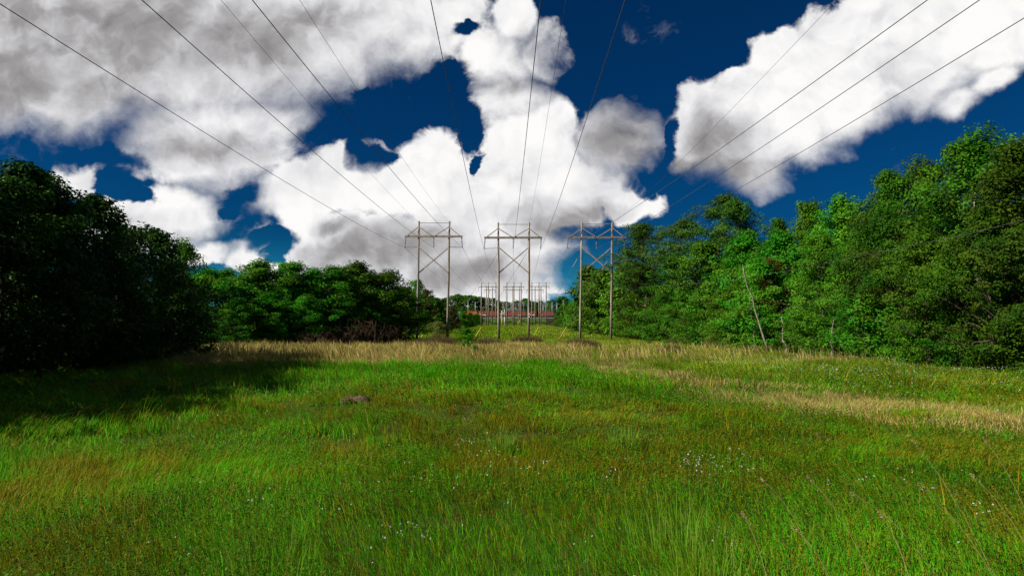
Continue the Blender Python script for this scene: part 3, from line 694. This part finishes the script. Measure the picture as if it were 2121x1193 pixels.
# far frames: three poles
def far_frame(Y, xs, top, arm, a0, a1, base_w, label, grp, brace=None, three=True):
    cx = at((xs[0] + xs[-1]) / 2, arm, Y).x; org = Vector((cx, Y, g(cx, Y))); o = empty('pole_frame', org); tag(o, label, 'power pole', grp)
    J = lambda px, py: at(px, py, Y) - org
    zt = J(1060, top).z; za = J(1060, arm).z
    X = [J(x, top).x for x in xs]
    for x in X: MB().tube([(x, 0, -.2), (x, 0, zt * .5), (x, 0, zt)], [.34, .30, .24], 8).build('pole', M['wood'], o, True)
    xl = J(a0, arm).x; xr = J(a1, arm).x
    MB().bar((xl, -.3, za), (xr, -.3, za), .14, .35).build('crossarm', M['wood'], o)
    MB().bar((X[0], 0, zt - .5), (X[-1], 0, zt - .5), .08, .08).build('top_strut', M['wire'], o)
    if brace:
        z1 = J(1060, brace[0]).z; z2 = J(1060, brace[1]).z
        for i in range(len(X) - 1):
            MB().bar((X[i], -.28, z1), (X[i + 1], -.28, z2), .1, .16).build('cross_brace', M['steel'], o)
            MB().bar((X[i + 1], .28, z1), (X[i], .28, z2), .1, .16).build('cross_brace', M['steel'], o)
    att = []
    for xx in (xl + .2, (xl + xr) / 2, xr - .2):
        insul_string((xx, 0, za - .15), (xx, 0, za - 2.0), 6, .2).build('insulator', M['insul'], o, True); att.append(Vector((xx, 0, za - 2.0)) + org)
    return att, [Vector((X[0], 0, zt - .4)) + org, Vector((X[-1], 0, zt - .4)) + org]
G3 = 'three pole frames in the distance'; G2 = 'two pole frames behind the three pole frames'
FA = [far_frame(300, (997.2, 1011.8, 1027.2), 584.5, 594, 990.5, 1034, 1, 'left distant three pole frame, left of the centre near pole', G3),
      far_frame(300, (1049.8, 1064.5, 1079.3), 584.5, 594, 1042.5, 1086, 1, 'centre distant three pole frame between the poles of the centre frame', G3),
      far_frame(300, (1101.6, 1116.3, 1131.2), 584.5, 593.5, 1094, 1138, 1, 'right distant three pole frame beside the right pole of the centre frame', G3)]
far_frame(335, (1007.7, 1020), 592.5, 600.5, 1002, 1026, 1, 'left two pole frame half hidden behind the left three pole frame', G2, (618, 626))
far_frame(335, (1062.0, 1075.8), 592.5, 600.5, 1046, 1082, 1, 'centre two pole frame half hidden behind the centre three pole frame', G2, (617, 625))
far_frame(335, (1108.2, 1120.4), 594, 600.5, 1090, 1126, 1, 'right two pole frame half hidden behind the right three pole frame', G2, (618, 626))
# ------------------------------------------------------------------ wires
def wire(far, A, T, hT, rad, label, grp, k=.0004, name='power_line'):
    """far <- A (near frame) -> passes the sight line T at height hT above the eye, on behind the viewer"""
    a, b, c = ray(*T); t = hT / c; Tp = Vector((a * t, b * t, CAMZ + hT)); pts = []
    for i in range(41):
        s = i / 40; s = s ** .75; y = -38 + (A.y + 38) * s
        u = (y - A.y) / (Tp.y - A.y); p = A.lerp(Tp, u); p.z += k * (y - A.y) * (y - Tp.y); pts.append(p)
    L = far.y - A.y
    for i in range(1, 25):
        s = i / 24; p = A.lerp(far, s); p.z -= 4 * 3.5 * s * (1 - s); pts.append(p)
    o = MB().tube(pts, rad, 6).build(name, M['wire'], None, True)
    tag(o, label, 'power line', grp)
TP = [[(-14, 0), (293, 0), (522, 0)], [(892, 0), (1120, 0), (1295, 0)], [(1922, 0), (2030, 0), (2184, 0)]]
HN = ['left frame', 'centre frame', 'right frame']; WN = ['left', 'middle', 'right']
for i in range(3):
    for j in range(3):
        wire(FA[i][0][j], ATT[i][j], TP[i][j], 10.0, .016, 'thick conductor from the %s insulator of the %s, rising overhead' % (WN[j], HN[i]), 'overhead conductors')
SW = [(0, 0, (457, 0), 'left pole top of the left frame'), (0, 1, (620, 0), 'right pole top of the left frame'), (1, 1, (1172, 0), 'right pole top of the centre frame'), (2, 1, (1734, 0), 'right pole top of the right frame')]
for fi, pi_, T, nm in SW:
    wire(FA[fi][1][pi_], SHD[fi][pi_], T, 13.5, .0085, 'thin shield wire from the ' + nm, 'thin shield wires', name='shield_wire')
def cable(pts, label):
    pts = [at(*p) for p in pts]; out = []
    for a, b in zip(pts[:-1], pts[1:]):
        for k in range(8): out.append(a.lerp(b, k / 8))
    out.append(pts[-1]); o = MB().tube(out, .009, 5).build('cable', M['wire'], None, True); tag(o, label, 'cable', 'low side cables')
cable([(1265.5, 599, 89.8), (1500, 583, 45), (1640, 560, 32), (1850, 516, 22.5), (2000, 487, 18.5), (2180, 440, 15)], 'low thin cable running past the right wood to the right frame')
cable([(865.5, 590, 89.8), (830, 589, 82), (600, 566, 62), (425, 545, 51), (330, 530, 46)], 'low thin cable running over the thicket to the left frame')
# ------------------------------------------------------------------ railway
M['ballast'] = surf_mat('ballast', (.20, .17, .14), (.12, .10, .09), 6, .95)
bm = MB(); prof = [(369.5, 1.5), (371.8, 1.92), (376.5, 1.92), (379, 1.35)]
for x in (-300, 300):
    for (yy, zz) in prof: bm.v.append(Vector((x, yy, zz)))
for k in range(3): bm.f.append((k, k + 4, k + 5, k + 1))
tag(bm.build('track_bed', M['ballast']), kind='structure')
for yy in (373.2, 374.7): tag(MB().box((-300, yy - .04, 1.9), (300, yy + .04, 2.06)).build('rail', M['steel']), kind='structure')
M['red'] = surf_mat('rust_red_paint', (.52, .12, .075), (.40, .09, .055), 1.2, .7, (1, 1, .4), c3=(.20, .06, .04))
M['orange'] = surf_mat('faded_orange_paint', (.62, .15, .06), (.5, .13, .06), 1.2, .7, c3=(.6, .3, .2))
M['brown'] = surf_mat('brown_red_paint', (.40, .11, .075), (.30, .08, .055), 1.2, .75, c3=(.3, .1, .06))
M['black'] = surf_mat('black_steel', (.02, .02, .02), (.035, .03, .028), 2, .7)
def freight_car(p0, p1, paint, label, marks=()):
    Yc = 374.0; x0 = at(p0, 650, Yc - 1.4).x; x1 = at(p1, 650, Yc - 1.4).x; cx = (x0 + x1) / 2; w = x1 - x0; h = w / 2
    o = empty('freight_car', (cx, Yc, 2.06)); tag(o, label, 'freight car', 'freight cars of the train')
    b = MB().box((-h, -1.38, .95), (h, 1.38, 4.05))
    n = max(4, int(w / 1.0))
    for i in range(n + 1):
        x = -h + .06 + (w - .12) * i / n
        for s in (-1, 1): b.box((x - .06, s * 1.38 - (.09 if s < 0 else 0) , .96), (x + .06, s * 1.38 + (.09 if s > 0 else 0), 4.04))
    b.build('body', M[paint], o)
    MB().box((-h - .05, -1.5, 4.05), (h + .05, 1.5, 4.2)).build('roof', M['brown'], o)
    MB().box((-h - .2, -1.2, .45), (h + .2, 1.2, .95)).build('underframe', M['black'], o)
    nx = (-h + .7, -h + 2.2, h - 2.2, h - .7) if w > 5 else (-h + .7, h - .7)
    for x in nx: MB().tube([(x, -.85, .42), (x, .85, .42)], .42, 14).build('wheel', M['black'], o, True)
    for s in (-1, 1): MB().box((s * (h + .3) - .18, -.15, .6), (s * (h + .3) + .18, .15, .85)).build('coupler', M['black'], o)
    for a, c, z0, z1 in marks:
        MB().box((-h + w * a, -1.50, z0), (-h + w * c, -1.471, z1)).build('marking', M['whitep'], o)
    return o
Z = lambda z: 950 + z / 7.954
freight_car(962, Z(298), 'orange', 'faded orange freight car at the left end of the train', ((.55, .75, 1.2, 2.2), (.8, .93, 1.1, 1.7)))
freight_car(Z(326), Z(483), 'red', 'short red freight car with a wide white stripe low on its side', ((.05, .42, 1.1, 1.7), (.5, .85, 1.15, 1.8), (.1, .25, 1.8, 2.3)))
freight_car(Z(508), Z(690), 'red', 'plain red freight car left of the white marker post')
freight_car(Z(722), Z(1098), 'brown', 'long brown red freight car between the poles of the centre frame', ((.68, .72, 1.2, 1.7), (.75, .84, 1.1, 1.8), (.0, .05, 2.2, 3.2)))
freight_car(Z(1128), Z(1280), 'red', 'short red freight car with a white patch at its right end', ((.5, .92, 1.1, 1.9), (.3, .4, 1.3, 1.8)))
freight_car(Z(1338), Z(1560), 'brown', 'brown red freight car at the right end of the train beside the leafy wood', ((.5, .55, 1.2, 1.6), (.1, .2, 1.1, 1.4)))
# marker posts by the far frames
def post(px, ytop, Y, m, r, label, two=True):
    x = at(px, 650, Y).x; o = empty('marker_post', (x, Y, g(x, Y))); h = at(px, ytop, Y).z - g(x, Y)
    tag(o, label, 'post', 'marker posts by the far frames')
    MB().tube([(0, 0, -.1), (0, 0, h * .55)], r, 8).build('lower_sleeve', M[m], o, True)
    MB().tube([(0, 0, h * .55), (0, 0, h)], r * .9, 8).build('upper_post', M['whitep'], o, True)
post(1039.6, 643, 292, 'yellow', .2, 'white topped post with yellow sleeve left of the centre three pole frame')
post(1045, 641, 294, 'whitep', .17, 'plain white post right of the yellow sleeved one')
def stub(px, ytop, label):
    p = at(px, ytop, 296); gz_ = g(p.x, 296); o = empty('guy_guard', (p.x, 296, gz_)); tag(o, label, 'guy guard', 'yellow guards by the far frames')
    MB().tube([(0, 0, 0), (.5, 0, p.z - gz_)], .1, 6).build('sleeve', M['yellow'], o, True)
stub(1071.5, 664, 'left yellow guard by the right pole of the centre three pole frame'); stub(1074.5, 662, 'right yellow guard by the right pole of the centre three pole frame')
# substation gantries beyond the train
def gantry(Y, xs, ytop, label, extra=True):
    xx = [at(x, ytop, Y).x for x in xs]; zt = at(1060, ytop, Y).z; cx = sum(xx) / len(xx); zg = g(cx, Y); o = empty('substation_gantry', (cx, Y, zg)); tag(o, label, 'steel gantry', 'substation gantries')
    for x in xx:
        mb = MB(); 
        for s in (-.25, .25): mb.bar((x - cx + s, 0, 0), (x - cx + s, 0, zt - zg + .6), .12, .12)
        z = .5
        while z < zt - zg - 1: mb.bar((x - cx - .25, 0, z), (x - cx + .25, 0, z + .9), .06, .06); z += .9
        mb.build('column', M['steel'], o)
    mb = MB(); a = xx[0] - cx - 1; b = xx[-1] - cx + 1
    mb.bar((a, 0, zt - zg), (b, 0, zt - zg), .15, .15).bar((a, 0, zt - zg - .7), (b, 0, zt - zg - .7), .15, .15)
    n = int((b - a) / .9)
    for i in range(n): mb.bar((a + (b - a) * i / n, -.02, zt - zg - .7), (a + (b - a) * (i + 1) / n, -.02, zt - zg), .06, .06)
    mb.build('beam', M['steel'], o)
    mb = MB()
    for i in range(len(xx) * 3):
        x = a + (b - a) * (i + .5) / (len(xx) * 3); mb.tube([(x, 0, zt - zg - .75), (x, 0, zt - zg - 2.2)], .13, 6)
        mb.tube([(x, 1.5, 0), (x, 1.5, 5.5)], .1, 5)
    mb.build('hanging_gear', M['steel'], o)
gantry(405, (1042, 1061, 1084.5), 628, 'wide pale steel gantry behind the centre frames')
gantry(412, (1118, 1132.5), 628, 'narrow pale steel gantry behind the right three pole frame')
gantry(400, (1053, 1058, 1078), 640, 'low steel rack between the posts of the wide gantry')
def steel_pole(px, ytop, Y, label, arm=False):
    x = at(px, ytop, Y).x; zg = g(x, Y); h = at(px, ytop, Y).z - zg; o = empty('utility_pole', (x, Y, zg)); tag(o, label, 'pole', 'pale poles beyond the train')
    MB().tube([(0, 0, 0), (0, 0, h)], [.2, .13], 8).build('shaft', M['steel'], o, True)
    if arm: MB().tube([(0, 0, h - .2), (.9, 0, h + 1.6), (2.2, 0, h + 3.6)], [.09, .07, .05], 6).build('arm', M['steel'], o, True)
    else: MB().bar((-.6, 0, h - .5), (.6, 0, h - .5), .1, .12).build('crossarm', M['steel'], o)
steel_pole(969.5, 624, 392, 'curved arm lamp pole at the left end of the train', True)
steel_pole(984.5, 625, 392, 'pale pole behind the gap after the orange freight car')
steel_pole(1143.5, 625, 395, 'pale pole right of the narrow gantry'); steel_pole(1153.5, 627, 398, 'middle pale pole near the right end of the train')
steel_pole(1166.8, 622, 402, 'farthest right pale pole above the leafy bank'); steel_pole(1124.8, 632, 400, 'pale pole between the gantries')
# ------------------------------------------------------------------ foreground details
def stalk(bx, by, tx, ty, Yb, Yt, label, col='dry'):
    b = at(bx, by, Yb); b.z = g(b.x, Yb); t = at(tx, ty, Yt); pts = []
    for i in range(10):
        s = i / 9; p = b.lerp(t, s); p.z += .10 * math.sin(math.pi * s); pts.append(p - b)
    o = empty('grass_stalk', b); tag(o, label, 'grass stalk', 'tall leaning grass stalks in the right foreground')
    MB().tube(pts, [.0026 * (1 - .6 * i / 9) for i in range(10)], 4).build('stem', M['stalk'], o, True)
    rs = np.random.default_rng(int(bx)); n = 60
    P = np.array([list(pts[8].lerp(pts[9], (k / n) * 1.0)) for k in range(n)]); P += rs.normal(0, .004, (n, 3))
    nn = unit(rs.normal(size=(n, 3))); V, s_, i_ = kites(P, nn, np.full(n, .016), np.full(n, .006), rs)
    link('seed_head', np_mesh('seed_head', V, s_, i_, M['stalk'], None), o)
M['stalk'] = surf_mat('straw', (.30, .22, .08), (.20, .17, .06), 6, .7)
SKS = [(2080, 1215, 1880, 900, 'longest stalk, its head on the dry streak'), (2160, 1130, 2035, 905, 'stalk arching near the right edge from the dry streak'), (1830, 1220, 1672, 985, 'stalk leaning left in the middle of the group'),
       (1700, 1160, 1575, 990, 'leftmost stalk of the leaning group'), (1960, 1200, 1760, 1020, 'low stalk right of the middle one'), (2110, 1260, 1900, 1000, 'stalk below the longest one'), (1905, 1240, 1820, 1060, 'short upright stalk low in the foreground'),
       (2180, 1210, 2010, 980, 'stalk between the longest and the one at the right edge'), (1610, 1240, 1535, 1060, 'short stalk just right of the tall green tuft'), (1760, 1260, 1640, 1090, 'short stalk at the bottom, left of the middle one')]
for bx, by, tx, ty, lb in SKS:
    Yb = 1.8 / ((by - 658) / F) * 1.0; stalk(bx, by, tx, ty, Yb, Yb + .25, 'tan ' + lb)
def tuft(px, py, n, h, w, label, seed, cols):
    rs = np.random.default_rng(seed); a, b, c = ray(px, py); y = 5.
    for _ in range(60): y = (CAMZ - g(a / b * y, y)) / (-c / b)
    x = a / b * y; th = rs.uniform(0, 6.283, n); rr = np.sqrt(rs.random(n)) * w
    P = np.stack([np.cos(th) * rr, np.sin(th) * rr, np.full(n, -.02)], 1); lean = P[:, :2] / w * .25 + rs.normal(0, .12, (n, 2))
    C = pick(rs, cols, n) * rs.uniform(.8, 1.2, n)[:, None]
    v, s, i, c = blades(P, h * rs.uniform(.5, 1.1, n), np.full(n, .006) * max(1, y / 6), lean, 1, C, rs)
    o = link('grass_tuft', np_mesh('grass_tuft', v, s, i, M['blade'], c, 'blade_colour'), None, (x, y, g(x, y)))
    tag(o, label, 'grass tuft', 'taller grass tufts')
GT = np.array([[.10, .27, .01], [.16, .32, .02], [.22, .32, .04]])
tuft(1395, 1150, 110, .62, .34, 'tall upright green tuft in the right foreground', 1, GT)
tuft(1040, 940, 120, .45, .2, 'thin pale tuft left of the meadow centre', 2, GT)
tuft(1480, 1210, 110, .5, .3, 'green tuft at the bottom edge below the tall one', 3, GT)
tuft(560, 1190, 120, .45, .35, 'green tuft at the bottom edge in the left half', 4, GT)
tuft(885, 785, 240, .5, .5, 'dark lush tuft in the bright green grass behind the dirt patch', 5, G_LUSH * .8)
tuft(1290, 930, 160, .4, .25, 'pale green tuft right of the meadow centre', 6, GT)
# dirt patch
def dirt():
    x, y = -3.95, 14.2; mb = MB(); rs = random.Random(4); n = 22
    mb.v.append(Vector((0, 0, .10)))
    for q, (f, z) in enumerate(((.4, .13), (.75, .10), (1, -.05))):
        for k in range(n):
            a = 6.283 * k / n; w = 1 + .25 * math.sin(a * 3 + q) + rs.uniform(-.1, .1)
            mb.v.append(Vector((math.cos(a) * .42 * f * w, math.sin(a) * .5 * f * w, z + rs.uniform(-.02, .02))))
    for k in range(n): mb.f.append((0, 1 + k, 1 + (k + 1) % n))
    for q in range(2):
        for k in range(n): mb.f.append((1 + q * n + k, 1 + (q + 1) * n + k, 1 + (q + 1) * n + (k + 1) % n, 1 + q * n + (k + 1) % n))
    o = mb.build('dirt_mound', surf_mat('dry_soil', (.17, .10, .06), (.09, .05, .03), 12, .95, bump=.8), None, True, (x, y, g(x, y) + .0)); tag(o, 'small bare brown mound of soil in the green grass', 'dirt mound')
dirt()
# ------------------------------------------------------------------ light and sky
S = Vector((-1, -.38, math.tan(R(39)))).normalized()
sl = bpy.data.lights.new('sun', 'SUN'); sl.energy = 5.0; sl.angle = R(.5); sl.color = (1, .95, .86)
so = bpy.data.objects.new('sun', sl); COL.objects.link(so); so.rotation_euler = S.to_track_quat('Z', 'Y').to_euler(); so.location = (0, 0, 50)
w = bpy.data.worlds.new('World'); SC.world = w; w.use_nodes = True; nt = w.node_tree; nt.nodes.clear(); N = NT(nt)
sky = N.n('ShaderNodeTexSky', sky_type='NISHITA', sun_disc=False, sun_elevation=R(39), sun_rotation=math.atan2(S.x, S.y), altitude=50, air_density=1.0, dust_density=.3, ozone_density=3.0)
dirv = N.n('ShaderNodeTexCoord').outputs['Generated']
sep = N.n('ShaderNodeSeparateXYZ', {0: dirv})
dx, dy, dz = sep.outputs
ysafe = N.math('MAXIMUM', dy, .08)
u = N.math('DIVIDE', dx, ysafe); v = N.math('DIVIDE', dz, ysafe)
P0 = N.n('ShaderNodeCombineXYZ', {0: u, 1: v, 2: 0.0}).outputs[0]
def vm(op, a, b=None, c=None, scale=None):
    i = {0: a}
    if b is not None: i[1] = b
    if c is not None: i[2] = c
    nd = N.n('ShaderNodeVectorMath', i, operation=op)
    if scale is not None: nd.inputs['Scale'].default_value = scale
    return nd
def warp(P, scale, amp, det=3):
    nz = N.n('ShaderNodeTexNoise', {'Vector': P, 'Scale': scale, 'Detail': det, 'Roughness': .55}).outputs['Color']
    c = vm('SUBTRACT', nz, (.5, .5, .5)).outputs[0]
    return vm('MULTIPLY_ADD', c, (amp, amp, 0), P).outputs[0]
P1 = warp(warp(P0, 3.2, .06, 2), 10, .085, 5)
def ell_field(P, ells, k=.18):
    acc = None
    rot = {}
    for (cx, cy, rx, ry, an) in ells:
        uc, vc = uv(cx, cy); rx /= F; ry /= F
        if an not in rot:
            if an == 0: rot[an] = P
            else:
                nd = N.n('ShaderNodeVectorRotate', {'Vector': P, 'Angle': R(-an)}, rotation_type='Z_AXIS'); rot[an] = nd.outputs[0]
        ca, sa = math.cos(R(-an)), math.sin(R(-an)); ur, vr = uc * ca - vc * sa, uc * sa + vc * ca
        q = vm('MULTIPLY_ADD', rot[an], (1 / rx, 1 / ry, 0), (-ur / rx, -vr / ry, 0)).outputs[0]
        l = vm('LENGTH', q).outputs['Value']
        acc = l if acc is None else N.math('SMOOTH_MIN', acc, l, k)
    return acc
# cloud masses (photo pixels for bearings: centre x, y, half width, half height, tilt anticlockwise)
CL = [(250, 60, 520, 230, 0), (620, 60, 330, 170, 20), (420, 290, 190, 110, 0), (860, 40, 160, 110, 20), (90, 190, 260, 100, 0), (-200, 100, 400, 200, 0), (540, 250, 110, 60, 0),
      (150, 368, 62, 36, 0), (360, 440, 130, 62, 0), (250, 430, 60, 36, 0), (430, 520, 60, 30, 0), (300, 490, 120, 60, 0),
      (620, 395, 105, 70, 0), (760, 370, 150, 70, 0), (900, 380, 130, 105, 0), (770, 310, 40, 26, 0), (1090, 330, 120, 130, 0), (1145, 260, 72, 60, 0), (1000, 520, 190, 150, 0), (700, 500, 160, 80, 0), (520, 530, 70, 35, 0), (620, 540, 70, 50, 0), (850, 560, 220, 80, 0),
      (1030, 120, 85, 100, 0), (1130, 110, 55, 60, 0), (1060, 40, 60, 70, 0), (1060, 210, 90, 60, 0),
      (1290, 400, 90, 45, -20), (1190, 370, 90, 60, 0), (1290, 290, 90, 85, 0), (1140, 430, 110, 50, 0), (1130, 530, 70, 60, 0), (1230, 600, 60, 12, 0), (1140, 590, 60, 14, 0),
      (1460, 270, 95, 105, 0), (1540, 345, 110, 45, -10), (1600, 200, 150, 100, 20), (1640, 130, 110, 70, 0), (1780, 80, 130, 110, 20), (1960, 40, 230, 120, 30), (1750, 220, 160, 80, 30), (1920, 150, 150, 90, 20), (2040, 90, 110, 80, 0), (2150, -20, 160, 120, 0), (1985, 215, 62, 40, 30), (2050, 175, 60, 40, 40), (1540, 170, 60, 40, 0), (1640, 290, 100, 62, 30), (1530, 330, 110, 70, -20), (1420, 330, 40, 40, 0)]
HL = [(30, 315, 110, 34, -6), (190, 322, 100, 24, -12), (255, 400, 62, 18, -18), (20, 350, 70, 50, 0), (225, 362, 32, 26, 0),
      (500, 392, 42, 22, 10), (490, 425, 22, 22, 0), (556, 488, 46, 22, 0), (570, 515, 26, 22, 0), (505, 492, 16, 8, 0),
      (690, 285, 84, 32, 10), (820, 228, 108, 48, 20), (925, 200, 52, 62, 0), (965, 262, 26, 60, 0), (985, 330, 11, 28, -15), (920, 150, 34, 40, 0), (740, 205, 34, 20, 20), (965, 55, 32, 15, 10), (770, 320, 50, 24, 0),
      (1250, 60, 100, 120, 0), (1385, 300, 12, 70, 0), (1360, 385, 62, 22, -18), (1245, 495, 55, 36, 30), (1200, 570, 50, 40, 0)]
field = N.math('SUBTRACT', 1.0, ell_field(P1, CL)); hole = N.math('SUBTRACT', 1.0, ell_field(warp(P1, 24, .035, 5), HL, .22))
fb = N.n('ShaderNodeTexNoise', {'Vector': P0, 'Scale': 11.0, 'Detail': 9.0, 'Roughness': .62, 'Distortion': .3}).outputs['Fac']
fb2 = N.n('ShaderNodeTexNoise', {'Vector': P0, 'Scale': 4.0, 'Detail': 4.0, 'Roughness': .5}).outputs['Fac']
net = N.math('MINIMUM', field, N.math('MULTIPLY', hole, -.62))
net = N.math('ADD', net, N.math('MULTIPLY', N.math('SUBTRACT', fb, .5), .95))
SOFT = [(250, 270, 420, 90, 0), (620, 210, 190, 90, 20), (830, 110, 130, 70, 20), (480, 400, 140, 60, 0), (1080, 150, 110, 130, 0), (1300, 300, 110, 110, 0), (1520, 370, 150, 60, -10), (1780, 270, 200, 60, 30), (2010, 200, 150, 90, 30), (1200, 540, 130, 70, 0), (420, 500, 180, 40, 0), (760, 330, 50, 40, 0)]
sf = N.ramp(N.math('SUBTRACT', 1.0, ell_field(P0, SOFT, .3)), -.3, .5)
soft = N.math('MULTIPLY_ADD', sf, .50, .15)
cov = N.ramp(N.math('DIVIDE', net, soft), -.35, 1.0)
# wisps
wis = N.math('MULTIPLY', N.ramp(N.noise(P1, 6.0, 7, .65), .60, .82), .30)
cov = N.math('MAXIMUM', cov, wis)
# general broken cloud outside the forward view
q = N.n('ShaderNodeMapping', {'Vector': dirv, 'Scale': (1, 1, 2.2)}).outputs[0]
gen = N.ramp(N.noise(q, 2.2, 7, .6), .58, .66)
fwd = N.ramp(dy, .25, .40)
cov = N.math('ADD', N.math('MULTIPLY', cov, fwd), N.math('MULTIPLY', N.math('MULTIPLY', gen, .8), N.math('SUBTRACT', 1, fwd)))
# cloud brightness
GRY = [(200, 60, 560, 200, 0), (480, 90, 260, 150, 0), (80, 190, 330, 120, 0), (640, 40, 120, 60, 0), (420, 300, 140, 50, 0),
       (1290, 300, 105, 110, 0), (1470, 300, 90, 110, 20), (1530, 360, 120, 50, 0), (1420, 350, 100, 50, 0), (1170, 470, 150, 55, -10), (800, 520, 260, 60, 0), (960, 560, 190, 45, 0), (700, 460, 80, 22, 0), (1050, 180, 60, 40, 0), (1240, 430, 80, 30, 0), (770, 325, 36, 30, 0)]
gr = N.math('SUBTRACT', 1.0, ell_field(P1, GRY, .25))
grey = N.ramp(N.math('ADD', gr, N.math('MULTIPLY', N.math('SUBTRACT', fb2, .5), .6)), -.55, 1.0)
# puffs: relief of a billowy noise seen from the sun side
def bil(P):
    n = N.n('ShaderNodeTexNoise', {'Vector': P, 'Scale': 9.0, 'Detail': 4.0, 'Roughness': .5}).outputs['Fac']; return n
Ps = vm('ADD', P1, (-.012, .022, 0)).outputs[0]
rel = N.math('MULTIPLY', N.math('SUBTRACT', bil(P1), bil(Ps)), 1.5)
fb3 = N.n('ShaderNodeTexNoise', {'Vector': P1, 'Scale': 6.5, 'Detail': 7.0, 'Roughness': .6}).outputs['Fac']
shade = N.math('MULTIPLY_ADD', grey, .60, N.math('MULTIPLY', N.math('SUBTRACT', fb3, .42), .95))
shade = N.math('ADD', shade, N.math('MULTIPLY', rel, -.8))
shade = N.math('ADD', shade, N.math('MULTIPLY', N.math('SUBTRACT', .56, fb2), .6), clamp=True)
cc = N.n('ShaderNodeValToRGB', {0: shade}); cr = cc.color_ramp; K = 7.0
cr.elements[0].position = 0; cr.elements[0].color = (1.0, .985, .97, 1)
cr.elements[1].position = 1; cr.elements[1].color = (.17, .165, .17, 1)
e = cr.elements.new(.16); e.color = (.90, .895, .90, 1); e = cr.elements.new(.36); e.color = (.72, .715, .735, 1); e = cr.elements.new(.7); e.color = (.36, .35, .355, 1)
ccol = vm('SCALE', cc.outputs[0], scale=K).outputs[0]
# nishita graded to the deep blue of the photograph
bl = vm('MULTIPLY', sky.outputs[0], (.004, .105, .22)).outputs[0]
hz = N.ramp(N.math('MULTIPLY', dz, -1), -.15, -.0)
bl = N.mix(hz, bl, (.12, 1.7, 3.0))
final = N.mix(cov, bl, ccol)
bg = N.n('ShaderNodeBackground', {0: final, 1: .1}); N.n('ShaderNodeOutputWorld', {0: bg.outputs[0]})
w.cycles.sampling_method = 'MANUAL'; w.cycles.sample_map_resolution = 512
# ------------------------------------------------------------------ render settings
vs = SC.view_settings; vs.view_transform = 'Standard'; vs.look = 'None'; vs.exposure = .5; vs.gamma = 1; vs.use_curve_mapping = False
SC.cycles.max_bounces = 6; SC.cycles.diffuse_bounces = 3; SC.cycles.transmission_bounces = 3; SC.cycles.transparent_max_bounces = 4
SC.cycles.use_denoising = True
